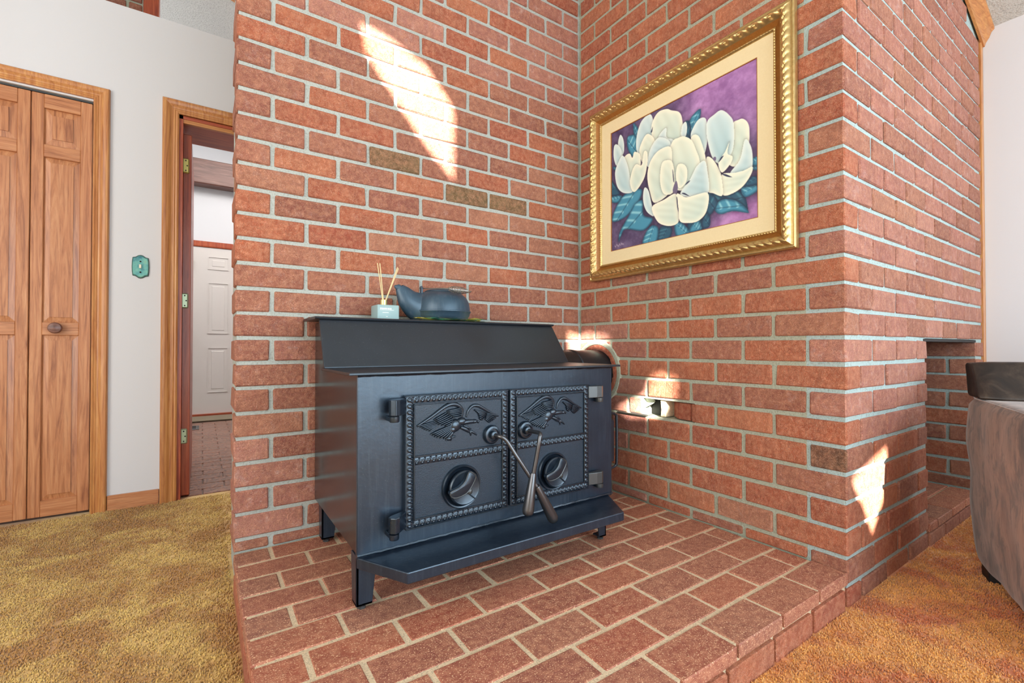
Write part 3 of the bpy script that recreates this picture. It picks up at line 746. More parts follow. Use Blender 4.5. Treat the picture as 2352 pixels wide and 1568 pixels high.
def stove_door(x0, x1, knob_c, hinge_left):
    z0, z1 = 0.284, 0.633
    g = stv
    dpanel = MB().box((x0, DY, z0), (x1, YD+0.001, z1)).build('door', M['cast'], g, bevel=0.0025, seg=2)
    w_ = 0.0092; e = 0.0115
    mb = MB()
    zc = 0.4585
    rope(mb, (x0+0.022, z1-e), (x1-0.022, z1-e), w_, DY, 0.0165, 0)
    rope(mb, (x0+0.022, zc), (x1-0.022, zc), w_, DY, 0.0165, 0)
    rope(mb, (x0+0.022, z0+e), (x1-0.022, z0+e), w_, DY, 0.0165, 0)
    rope(mb, (x0+e, z1-0.003), (x0+e, z0+0.003), w_, DY, 0.0165, 0)
    rope(mb, (x1-e, z1-0.003), (x1-e, z0+0.003), w_, DY, 0.0165, 0)
    tag(mb.build('scroll_border', M['cast_smooth'], dpanel, smooth=True, fix=False, angle=70), kind='stuff')
    mb = MB()
    for (a, b) in (((x0+0.021, zc+0.011), (x1-0.021, zc+0.016)), ((x0+0.021, z0+0.022), (x1-0.021, z0+0.027)), ((x0+0.021, z1-0.026), (x1-0.021, z1-0.022))):
        mb.box((a[0], DY-0.0055, a[1]), (b[0], DY, b[1]))
    mb.box((x0+0.021, DY-0.0055, z0+0.022), (x0+0.0245, DY, z1-0.022)).box((x1-0.0245, DY-0.0055, z0+0.022), (x1-0.021, DY, z1-0.022))
    mb.box((x0, DY-0.003, z1-0.004), (x1, DY, z1)).box((x0, DY-0.003, z0), (x1, DY, z0+0.003))
    mb.build('bead_frame', M['cast_smooth'], dpanel, bevel=0.0015)
    relief(x0, dpanel)
    kx, kz = knob_c
    dk = MB().lathe([(0.0595, 0), (0.0600, -0.005), (0.0575, -0.009), (0.054, -0.008), (0.0515, -0.003), (0.048, -0.001), (0.0, -0.001)], (kx, DY+0.0005, kz), 'y', 48, cap=False).build('draft_rim', M['cast_smooth'], dpanel, smooth=True)
    cap_ = MB().lathe([(0.0, -0.006), (0.044, -0.006), (0.0475, -0.010), (0.0475, -0.016), (0.044, -0.019), (0.040, -0.0175), (0.0, -0.0165)], (kx+0.004, DY, kz-0.002), 'y', 44, cap=False).build('draft_knob', M['cast_smooth'], dpanel, smooth=True)
    # three lobed grip with a raised rim
    lobes = [(0.002, 0.046), (0.016, 0.041), (0.024, 0.030), (0.012, 0.008), (-0.005, -0.010), (-0.034, -0.017), (-0.050, -0.012), (-0.053, 0.001), (-0.026, 0.009), (-0.008, 0.024)]
    P = [(kx+0.004+p.x, kz-0.002+p.y) for p in bez([(a, b, 0) for a, b in lobes], 2, True)]
    MB().prism(P, 1, DY-0.034, DY-0.016).build('knob_grip', M['cast_smooth'], cap_, smooth=True, bevel=0.002, seg=2, angle=50)
    rimp = [(a, DY-0.0335, b) for a, b in P]; rimp.append(rimp[0])
    MB().tube(rimp, 0.0017, 6).build('grip_edge', M['dark_steel'], cap_, smooth=True)
    MB().lathe([(0.0, -0.028), (0.005, -0.028), (0.0078, -0.026), (0.0085, -0.018)], (kx+0.014, DY, kz-0.012), 'y', 16, cap=False).build('bolt', M['dark_steel'], cap_, smooth=True)
    MB().tube([(kx+0.016, DY-0.018, kz-0.020), (kx+0.034, DY-0.020, kz-0.036)], 0.0022, 6).build('pin', M['cast_smooth'], cap_)
    # hinges
    for hz in (z1-0.026, z0+0.030):
        mb = MB(); s_ = -1 if hinge_left else 1; xe = x0 if hinge_left else x1
        P_ = [(xe-s_*0.002, DY-0.003), (xe+s_*0.030, DY-0.010), (xe+s_*0.050, DY-0.012), (xe+s_*0.062, DY-0.006), (xe+s_*0.066, DY+0.006), (xe+s_*0.060, DY+0.014), (xe+s_*0.040, DY+0.012), (xe-s_*0.002, DY+0.012)]
        if hinge_left: P_ = [(xe+0.002, DY-0.002), (xe-0.026, DY-0.030), (xe-0.038, DY-0.034), (xe-0.048, DY-0.026), (xe-0.050, DY-0.014), (xe-0.040, DY-0.006), (xe+0.002, DY+0.012)]
        h_ = mb.prism(P_, 2, hz-0.020, hz+0.020).build('hinge', M['cast_smooth'] if hinge_left else M['dark_steel'], dpanel, bevel=0.002, seg=2)
        cx_ = xe-0.037 if hinge_left else xe+s_*0.052; cy_ = DY-0.020 if hinge_left else DY+0.002
        MB().lathe([(0.0, -0.036), (0.0115, -0.036), (0.0125, -0.033), (0.0125, -0.022), (0.0, -0.022)], (cx_, cy_, hz), 'z', 20, cap=False).build('hinge_pin', M['dark_steel'] if not hinge_left else M['cast_smooth'], h_, smooth=True)
        MB().box((min(cx_, cx_)-0.010, cy_, hz-0.036), (cx_+0.010, YD+0.001, hz-0.024)).build('hinge_lug', M['cast_smooth'], h_, bevel=0.002)
    return dpanel
dl = stove_door(-1.128, -0.8085, (-0.966, 0.373), True)
drt = stove_door(-0.8015, -0.483, (-0.639, 0.366), False)
def handle(dpanel, boss, path, grip, r0, r1):
    bx_, bz_ = boss
    MB().lathe([(0.027, 0), (0.0275, -0.006), (0.024, -0.012), (0.0185, -0.013), (0.017, -0.010), (0.013, -0.010), (0.012, -0.022), (0.009, -0.024), (0.0, -0.024)], (bx_, DY, bz_), 'y', 28, cap=False).build('latch_boss', M['cast_smooth'], dpanel, smooth=True)
    MB().tube([tuple(p) for p in bez(path, 6)], 0.0062, 12).build('handle_rod', M['steel'], dpanel, smooth=True)
    a, b = Vector(grip[0]), Vector(grip[1]); L = (b-a).length; prof = [(0.0, 0.0), (r0*0.9, 0.0), (r0, 0.004), (r0+(r1-r0)*0.5, L*0.4), (r1, L*0.85), (r1*0.96, L*0.92), (r1*0.75, L*0.975), (r1*0.4, L), (0.0, L)]
    pts = [a+(b-a)*(h/L) for r, h in prof]; pts[0] = a-(b-a)*0.001; pts[-1] = b+(b-a)*0.001
    MB().tube([tuple(p) for p in pts], [max(r, 0.0004) for r, h in prof], 20).build('handle_grip', M['steel'], dpanel, smooth=True, angle=50)
handle(dl, (-0.869, 0.5065), [(-0.869, DY-0.01, 0.5065), (-0.866, DY-0.040, 0.506), (-0.850, DY-0.052, 0.495), (-0.825, DY-0.070, 0.448), (-0.768, DY-0.088, 0.357)], ((-0.770, DY-0.088, 0.361), (-0.7036, DY-0.088, 0.247)), 0.0105, 0.0165)
handle(drt, (-0.7495, 0.5075), [(-0.7495, DY-0.01, 0.5075), (-0.750, DY-0.050, 0.5085), (-0.758, DY-0.088, 0.510), (-0.7655, DY-0.096, 0.494), (-0.7740, DY-0.092, 0.440), (-0.782, DY-0.088, 0.393)], ((-0.782, DY-0.088, 0.400), (-0.802, DY-0.088, 0.283)), 0.0095, 0.0170)
# loop handle on the right side
mb = MB(); pts = cap([(SX1, -0.50, 0.505), (SX1+0.05, -0.50, 0.512), (SX1+0.074, -0.50, 0.506), (SX1+0.080, -0.50, 0.485), (SX1+0.080, -0.50, 0.335), (SX1+0.074, -0.50, 0.316), (SX1+0.05, -0.50, 0.310), (SX1, -0.50, 0.318)], 6)
mb.tube(pts, 0.005, 10).build('side_handle', M['cast_smooth'], stv, smooth=True)
MB().box((SX1-0.001, -0.508, 0.335), (SX1+0.060, -0.494, 0.490)).build('side_latch', M['cast_smooth'], stv, bevel=0.003)
# flue pipe into the brick wall
PYc, PZc = -0.118, 0.640
pp = MB().lathe([(0.104, -0.36), (0.104, -0.175), (0.1075, -0.172), (0.1075, -0.160), (0.1045, -0.157), (0.1045, 0.03)], (0.0, PYc, PZc), 'x', 56, cap=False).build('flue_pipe', M['pipe'], stv, smooth=True)
# clay ring and its mortar collar on the wall
tz = thing('clay_flue_ring', (0, PYc, PZc), 'round orange clay flue ring set in pale mortar where the black pipe enters the wall', 'flue ring')
def half_ring(name, r0, r1, x0, x1, mat):
    mb = MB(); seg = 64; prof = [(r0, x0*0+0.02), (r0, x1), (r0+0.003, x1-0.001), (r1-0.006, x1), (r1, x1+0.006), (r1+0.004, 0.02)]
    v = []; 
    for k in range(seg):
        a = 2*pi*k/seg
        for r, xx in prof:
            v.append((xx, min(PYc+r*math.cos(a), 0.004), PZc+r*math.sin(a)*1.0))
    n = len(prof); f = [(k*n+i, k*n+i+1, ((k+1) % seg)*n+i+1, ((k+1) % seg)*n+i) for k in range(seg) for i in range(n-1)]
    return mb.add(v, f).build(name, mat, tz, smooth=True)
half_ring('clay_ring', 0.110, 0.132, 0, -0.004, M['brick_raw'])
half_ring('mortar_collar', 0.131, 0.155, 0, -0.003, M['mortar'])

# metal ties beside the hole in the bricks
mt2 = thing('metal_tie_strip', (-0.02, -0.34, 0.465), 'thin silver metal strip lying in the hole of the broken brick', 'metal strip')
MB().box((-0.010, -0.420, 0.4665), (0.03, -0.255, 0.4695)).build('strip', M['wire'], mt2, bevel=0.0008)
MB().box((-0.003, -0.425, 0.4700), (0.03, -0.330, 0.4725)).build('strip', M['wire'], mt2, bevel=0.0008)
hl = MB().grid(lambda u, v_: (0.012+0.03*math.sin(pi*v_)*0.6, -0.392-0.045*u, 0.541-0.045*v_*(1-0.5*u)), 8, 8).build('mortar_lump', M['mortar'], ws, smooth=True)
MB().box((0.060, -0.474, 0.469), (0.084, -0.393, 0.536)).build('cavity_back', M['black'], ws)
MB().prism([(-0.502, 0.470), (-0.475, 0.470), (-0.478, 0.500), (-0.474, 0.541), (-0.502, 0.541)], 0, 0.012, 0.08).build('mortar_lump', M['mortar_tan'], ws, bevel=0.004)

# ================================================================== things on the stove
ZS = 0.855
df = thing('reed_diffuser', (-1.025, -0.10, ZS), 'small pale teal square glass reed diffuser with four reeds on the stove', 'diffuser')
MB().box((-1.064, -0.138, ZS+0.0005), (-0.986, -0.062, ZS+0.0525)).build('bottle', M['glass'], df, bevel=0.004, seg=3, smooth=True)
MB().lathe([(0.0, 0.052), (0.0125, 0.052), (0.0125, 0.072), (0.009, 0.073), (0.0, 0.0725)], (-1.030, -0.10, ZS), 'z', 24, cap=False).build('collar', M['gold_cap'], df, smooth=True)
for (bx_, tx, tz_, ty) in ((-1.032, -1.053, 0.202, -0.10), (-1.030, -1.048, 0.200, -0.112), (-1.027, -0.981, 0.193, -0.105), (-1.026, -0.974, 0.191, -0.095)):
    MB().tube([(bx_, -0.10, ZS+0.060), (tx, ty, ZS+tz_)], 0.0016, 6).build('reed', M['reed'], df)
mb = MB(); xx = -1.055
for wd in (0.004, 0.003, 0.003, 0.003, 0.004, 0.002, 0.004, 0.003, 0.003):
    mb.box((xx, -0.1386, ZS+0.0360+random.uniform(0, .001)), (xx+wd, -0.1379, ZS+0.0410)); xx += wd+0.0014
mb.box((-1.056, -0.1386, ZS+0.0335), (-1.006, -0.1379, ZS+0.0345))
xx = -1.046
for wd in (0.003, 0.002, 0.003, 0.002, 0.003, 0.002): mb.box((xx, -0.1386, ZS+0.0235), (xx+wd, -0.1379, ZS+0.0260)); xx += wd+0.0012
mb.box((-1.034, -0.1386, ZS+0.010), (-1.028, -0.1379, ZS+0.0118))
tag(mb.build('label_print', M['white_ink'], df), kind='stuff')

t = NT('patterned_cloth'); v_ = t.coords()
c_ = t.ramp(t.noise(t.coords(scale=(1, 1, 1)), 16, 3, 0.5, 0.8), [(0.36, lin(240, 226, 120)), (0.44, lin(240, 234, 170)), (0.5, lin(120, 200, 170)), (0.58, lin(222, 226, 214)), (0.66, lin(226, 168, 180))], 'CONSTANT')
t.out(c_, 0.9, t.bump(t.noise(v_, 500, 2), 0.5, 0.001)); M['cloth'] = t.m
def clothP(u, v_):
    x = -0.925+0.262*u+0.02*(v_-.5); y = -0.200+0.178*v_+0.012*math.sin(u*5)
    return (x, y, ZS+0.0085+0.0045*noise.noise(Vector((x*30, y*30, 2)))+0.0018*math.sin(u*9+v_*4))
cl_ = MB(); cl_.grid(clothP, 34, 22)
cl_.grid(lambda u, v_: (clothP(u, v_)[0], clothP(u, v_)[1], ZS+0.0008), 34, 22, True)
cl_ = cl_.build('cloth', M['cloth'], smooth=True)
tag(cl_, 'thin patterned yellow, green and pink cloth under the iron kettle', 'cloth')

kt = thing('kettle', (-0.805, -0.10, ZS+0.008), 'old black cast iron kettle with a coiled wire handle on the stove', 'kettle')
KX, KY, KZ = -0.803, -0.098, ZS+0.009
kb = MB().lathe([(0.0, 0), (0.094, 0), (0.100, 0.004), (0.106, 0.012), (0.110, 0.026), (0.1125, 0.0275), (0.1125, 0.031), (0.1095, 0.0325), (0.108, 0.048), (0.104, 0.066), (0.096, 0.082), (0.082, 0.095), (0.066, 0.102), (0.064, 0.105), (0.0, 0.105)], (KX, KY, KZ), 'z', 56, cap=False).build('body', M['kettle'], kt, smooth=True, angle=50)
sp = [(-0.870, KY, KZ+0.040), (-0.905, KY, KZ+0.048), (-0.935, KY, KZ+0.068), (-0.955, KY, KZ+0.092), (-0.972, KY, KZ+0.112)]
P = [tuple(p) for p in bez(sp, 5)]
mb = MB(); mb.tube(P, [0.050*(1-i/(len(P)-1))**0.9+0.0165 for i in range(len(P))], 22, cap=False, squash=0.72)
mb.build('spout', M['kettle'], kb, smooth=True)
MB().tube([(-0.966, KY, KZ+0.104), (-0.978, KY, KZ+0.1135), (-0.990, KY, KZ+0.116)], [0.0155, 0.012, 0.003], 16, squash=0.8).build('spout_lip', M['kettle'], kb, smooth=True)
MB().lathe([(0.067, 0.104), (0.068, 0.108), (0.062, 0.111), (0.030, 0.116), (0.012, 0.118), (0.006, 0.122), (0.0, 0.1225)], (KX+0.004, KY, KZ), 'z', 40, cap=False).build('lid', M['kettle'], kt, smooth=True)
for ex in (-0.083, 0.078):
    MB().prism([(KY-0.008, KZ+0.092), (KY+0.008, KZ+0.092), (KY+0.010, KZ+0.112), (KY+0.006, KZ+0.124), (KY-0.006, KZ+0.124), (KY-0.010, KZ+0.112)], 0, KX+ex-0.003, KX+ex+0.003).build('ear', M['kettle'], kb, bevel=0.0015)
hp = cap([(KX-0.092, KY, KZ+0.116), (KX-0.080, KY, KZ+0.117), (KX-0.070, KY-0.030, KZ+0.112), (KX-0.045, KY-0.095, KZ+0.108), (KX-0.020, KY-0.118, KZ+0.105), (KX+0.040, KY-0.118, KZ+0.101), (KX+0.070, KY-0.105, KZ+0.104), (KX+0.098, KY-0.04, KZ+0.108), (KX+0.092, KY-0.006, KZ+0.115), (KX+0.072, KY, KZ+0.116)], 6)
bl = MB().tube(hp, 0.0022, 8).build('bail_handle', M['wire'], kt, smooth=True)
pts = []
A_, B_ = Vector((KX-0.028, KY-0.117, KZ+0.105)), Vector((KX+0.050, KY-0.116, KZ+0.101))
for i in range(13*12+1):
    tt = i/(13*12); a = 2*pi*13*tt; r = 0.0045+0.0085*math.sin(pi*min(1, max(0, tt)))**0.6
    p = A_.lerp(B_, tt); pts.append((p.x, p.y+r*math.cos(a), p.z+r*math.sin(a)))
MB().tube(pts, 0.0013, 5).build('coil_grip', M['wire'], bl, smooth=True)

# ================================================================== framed painting
pa = thing('framed_painting', (-0.02, -0.578, 1.068), 'large ornate gold framed magnolia painting with linen liner on the brick wall', 'painting')
Y0, Y1, Z0, Z1 = -0.101, -1.023, 1.072, 1.866      # outer, y runs to the right in the photo
XB = -0.007
def frame_loft(name, prof, mat, parent, nu=1, hfun=None, smooth=True):
    """prof [(inset, height)] around the rectangle; hfun(side, u_len, inset)->extra height"""
    mb = MB()
    sides = [((Y0, Z0), (Y1, Z0), (0, 1), (-1, 0)), ((Y1, Z0), (Y1, Z1), (1, 0), (0, 1)), ((Y1, Z1), (Y0, Z1), (0, -1), (1, 0)), ((Y0, Z1), (Y0, Z0), (-1, 0), (0, -1))]
    for si, (a, b, inn, d) in enumerate(sides):
        L = math.hypot(b[0]-a[0], b[1]-a[1]); n = max(2, int(L/nu)) if nu < 1 else 2
        v = []
        for (ins, h) in prof:
            for i in range(n):
                tt = i/(n-1); s = ins+(L-2*ins)*tt
                y = a[0]+d[0]*s+inn[0]*ins; z = a[1]+d[1]*s+inn[1]*ins
                hh = h+(hfun(si, s, ins, L) if hfun else 0)
                v.append((XB-hh, y, z))
        f = [(j*n+i, j*n+i+1, (j+1)*n+i+1, (j+1)*n+i) for j in range(len(prof)-1) for i in range(n-1)]
        mb.add(v, f)
    return mb.build(name, mat, parent, smooth=smooth, fix=False, angle=75)
def orn(si, s, ins, L):
    # acanthus / S scroll carving on the big convex moulding
    if not 0.011 < ins < 0.044: return 0
    q = (ins-0.0275)/0.0165                                  # -1..1 across
    mid = L/2; dd = s-mid; sg = 1 if dd > 0 else -1; m = abs(dd)
    p = 0.052
    k = (m/p) % 1.0
    env = max(0, 1-q*q)**0.5
    ph = k+0.33*q*sg*(1 if si in (0, 2) else 1)
    ridge = abs(math.sin(pi*(ph % 1.0)*2))**0.7
    scroll = math.hypot((k-0.5)*1.9, (q-0.25)*0.95)
    sc = math.cos(scroll*9)*max(0, 1-scroll*1.3)
    return (0.0055*ridge-0.0045+0.0035*sc)*env
def bead(si, s, ins, L):
    if ins < 0.008 and 0.002 < ins: return 0.0012*abs(math.sin(pi*s/0.0075))
    if 0.060 < ins < 0.0685: return 0.0022*abs(math.sin(pi*(s+ins*0.6)/0.0095))*(1-abs((ins-0.0643)/0.0045)**2) if abs(ins-0.0643) < 0.0045 else 0
    return 0
t = NT('antique_gold'); v_ = t.coords(); g_ = t.noise(v_, 70, 4, 0.6)
t.out(t.mix(g_, lin(170, 134, 74), lin(228, 204, 146)), 0.34, t.bump(t.noise(v_, 300, 2), 0.15, 0.001), 0.85); M['gold'] = t.m
t = NT('burl_gold_wood'); v_ = t.coords(); g_ = t.noise(v_, 160, 5, 0.7)
t.out(t.mix(g_, lin(126, 74, 30), lin(190, 130, 60)), 0.4, None, 0.2, Coat_Weight=0.3); M['burl'] = t.m
t = NT('linen'); v_ = t.coords(); wv = t.noise(t.coords(scale=(1, 1, 12)), 90, 2); wh = t.noise(t.coords(scale=(1, 12, 1)), 90, 2)
t.out(t.mix(t.math('MULTIPLY', t.math('ADD', wv, wh), 0.5), lin(214, 196, 150), lin(238, 226, 188)), 0.9, t.bump(wv, 0.2, 0.0008)); M['linen'] = t.m
outer = [(0.0, 0.0), (0.0, 0.020), (0.0015, 0.0215), (0.0035, 0.022), (0.0055, 0.022), (0.0075, 0.0215), (0.009, 0.019), (0.011, 0.021)]
convex = [(0.011+0.033*i/16, 0.021+0.017*math.sin(pi*(i/16)**0.85)) for i in range(17)]
frame_loft('carved_moulding', outer+convex[1:], M['gold'], pa, 0.0034, lambda *a: orn(*a)+bead(*a))
frame_loft('flat_moulding', [(0.044, 0.021), (0.0455, 0.018), (0.060, 0.011), (0.060, 0.010)], M['burl'], pa)
frame_loft('beaded_moulding', [(0.0598, 0.010), (0.0600, 0.0125), (0.0615, 0.014), (0.0630, 0.0145), (0.0645, 0.0145), (0.0660, 0.0142), (0.0680, 0.012), (0.0700, 0.0105), (0.0705, 0.006)], M['gold'], pa, 0.0024, bead)
frame_loft('linen_liner', [(0.0702, 0.0075), (0.1245, 0.0065), (0.1250, 0.004)], M['linen'], pa, smooth=False)
frame_loft('liner_edge', [(0.1245, 0.0066), (0.1270, 0.0062), (0.1275, 0.0015)], M['burl'], pa, smooth=False)
MB().box((XB-0.001, Y1+0.003, Z0+0.003), (XB+0.003, Y0-0.003, Z1-0.003)).build('backing', M['burl'], pa)
# ---- the painting itself: flat canvas, flowers painted as colours per vertex
SHAPES = [
  ('leaf','teal',[(199,19),(239,76),(250,145),(214,166),(199,96)],70),
  ('leaf','teal',[(149,105),(224,133),(233,264),(190,284),(150,203)],60),
  ('leaf','teal',[(685,161),(671,260),(608,332),(593,245),(628,182)],-60),
  ('leaf','dark',[(564,208),(612,208),(624,305),(601,375),(539,312)],60),
  ('leaf','teal',[(7,537),(99,561),(69,610),(1,584)],0),
  ('leaf','teal',[(14,753),(33,658),(126,557),(264,563),(242,659),(133,747)],-50),
  ('leaf','dark',[(5,402),(46,463),(85,543),(0,528)],0),
  ('leaf','teal',[(71,939),(77,855),(153,746),(209,661),(274,656),(282,771),(354,823),(278,894),(136,847),(98,880)],-40),
  ('leaf','dark',[(389,1007),(402,902),(490,920),(476,998)],-60),
  ('leaf','teal',[(271,998),(296,911),(347,869),(395,906),(375,1006)],-70),
  ('leaf','dark',[(603,910),(685,911),(697,992),(600,1000)],60),
  ('leaf','teal',[(507,901),(556,903),(609,974),(605,996),(523,998)],50),
  ('leaf','teal',[(617,948),(666,917),(692,985),(611,994)],60),
  ('leaf','dark',[(684,933),(727,866),(742,938),(733,985),(692,985)],60),
  ('leaf','dark',[(738,763),(831,805),(902,797),(938,851),(952,952),(924,908),(839,829),(774,840),(744,885)],0),
  ('leaf','teal',[(762,863),(784,832),(821,823),(882,851),(928,899),(954,956),(871,921),(804,921),(772,898)],10),
  ('leaf','teal',[(911,782),(962,786),(1002,797),(1001,834),(934,852)],-20),
  ('leaf','dark',[(929,761),(972,731),(1004,751),(1002,794),(919,783)],-20),
  ('leaf','teal',[(971,624),(1008,622),(1006,678),(974,673)],0),
  ('leaf','teal',[(970,674),(1006,681),(1005,708),(977,697)],0),
  ('leaf','dark',[(701,728),(748,761),(784,832),(743,906),(706,862)],60),
  ('leaf','teal',[(23,295),(58,316),(43,336),(25,320)],0),
  ('petal','blue',[(65,133),(86,59),(115,109),(121,203),(93,244)],80),
  ('petal','blue',[(24,188),(32,125),(61,127),(98,193),(97,285),(55,303),(32,252)],70),
  ('petal','blue',[(224,247),(226,134),(264,38),(328,14),(357,71),(375,239),(329,342),(261,313)],75),
  ('petal','cream',[(342,138),(360,67),(400,32),(458,42),(491,69),(546,112),(567,186),(566,313),(493,351),(368,272)],80),
  ('petal','blue',[(556,285),(563,219),(588,200),(598,247),(587,306)],80),
  ('petal','blue',[(393,223),(453,179),(457,252),(506,298),(491,409),(389,342)],80),
  ('petal','cream',[(246,257),(285,173),(323,163),(369,236),(353,352),(314,404),(266,353)],70),
  ('petal','blue',[(308,407),(330,293),(387,226),(451,257),(485,312),(470,365),(375,410)],50),
  ('petal','blue',[(618,320),(641,257),(673,225),(708,233),(722,274),(727,386),(699,495),(651,419)],80),
  ('petal','cream',[(868,355),(900,345),(926,350),(952,388),(961,446),(952,539),(890,637),(838,585),(852,453)],70),
  ('petal','blue',[(721,273),(766,241),(809,234),(853,290),(877,360),(871,525),(810,590),(756,535),(724,396)],85),
  ('petal','blue',[(936,486),(970,552),(976,661),(955,729),(912,751),(853,675),(908,603)],50),
  ('petal','cream',[(880,675),(932,679),(975,673),(968,719),(928,776),(875,804),(817,802),(796,740),(808,658)],20),
  ('petal','cream',[(718,509),(756,535),(795,622),(807,680),(812,799),(757,767),(722,736),(710,610)],80),
  ('petal','cream',[(788,575),(827,517),(851,464),(842,534),(870,567),(855,613),(808,648)],70),
  ('petal','cream',[(623,328),(669,338),(701,441),(717,536),(718,657),(653,656),(619,462)],80),
  ('petal','cream',[(102,457),(91,296),(135,248),(171,250),(190,290),(204,252),(236,268),(257,306),(258,388),(234,505),(173,560)],80),
  ('petal','blue',[(38,354),(67,279),(110,238),(154,347),(176,484),(193,564),(113,546),(57,474)],75),
  ('petal','cream',[(169,488),(186,398),(220,354),(265,378),(283,285),(311,300),(311,390),(283,498),(206,571)],75),
  ('petal','cream',[(494,304),(539,292),(577,300),(623,345),(651,419),(678,531),(653,656),(569,683),(483,618),(456,430)],85),
  ('petal','blue',[(613,619),(657,545),(708,527),(726,617),(733,740),(689,769),(609,744),(547,699)],40),
  ('petal','cream',[(309,482),(333,381),(396,323),(482,332),(495,446),(494,645),(370,709),(329,613)],60),
  ('petal','cream',[(407,567),(413,455),(439,417),(500,460),(507,662),(436,664)],70),
  ('petal','cream',[(533,485),(575,499),(597,550),(588,632),(540,656),(519,561)],75),
  ('petal','blue',[(276,607),(290,562),(320,597),(343,703),(361,804),(308,760),(279,683)],80),
  ('petal','cream',[(345,731),(435,703),(520,687),(531,786),(540,887),(507,913),(445,900),(383,849)],30),
  ('petal','cream',[(525,689),(588,735),(670,740),(722,749),(733,800),(713,886),(664,927),(603,924),(545,894),(535,799)],40),
  ('slit','ink',[(495,511),(501,513),(509,595),(501,592)],0),
  ('slit','ink',[(578,652),(597,630),(617,628),(602,643)],0),
  ('slit','ink',[(558,700),(579,702),(617,743),(594,728)],0),
  ('slit','ink',[(522,714),(531,728),(536,820),(528,797)],0),
  ('slit','ink',[(786,575),(803,544),(821,539),(807,560)],0),
  ('slit','ink',[(806,656),(831,665),(868,700),(835,685)],0),
  ('slit','ink',[(338,154),(354,121),(350,160),(340,164)],0),
  ('slit','stamen',[(496,658),(508,615),(524,596),(534,642),(526,686),(506,685)],0),
  ('slit','stamen',[(756,532),(768,524),(777,536),(774,554),(761,548)],0),
]
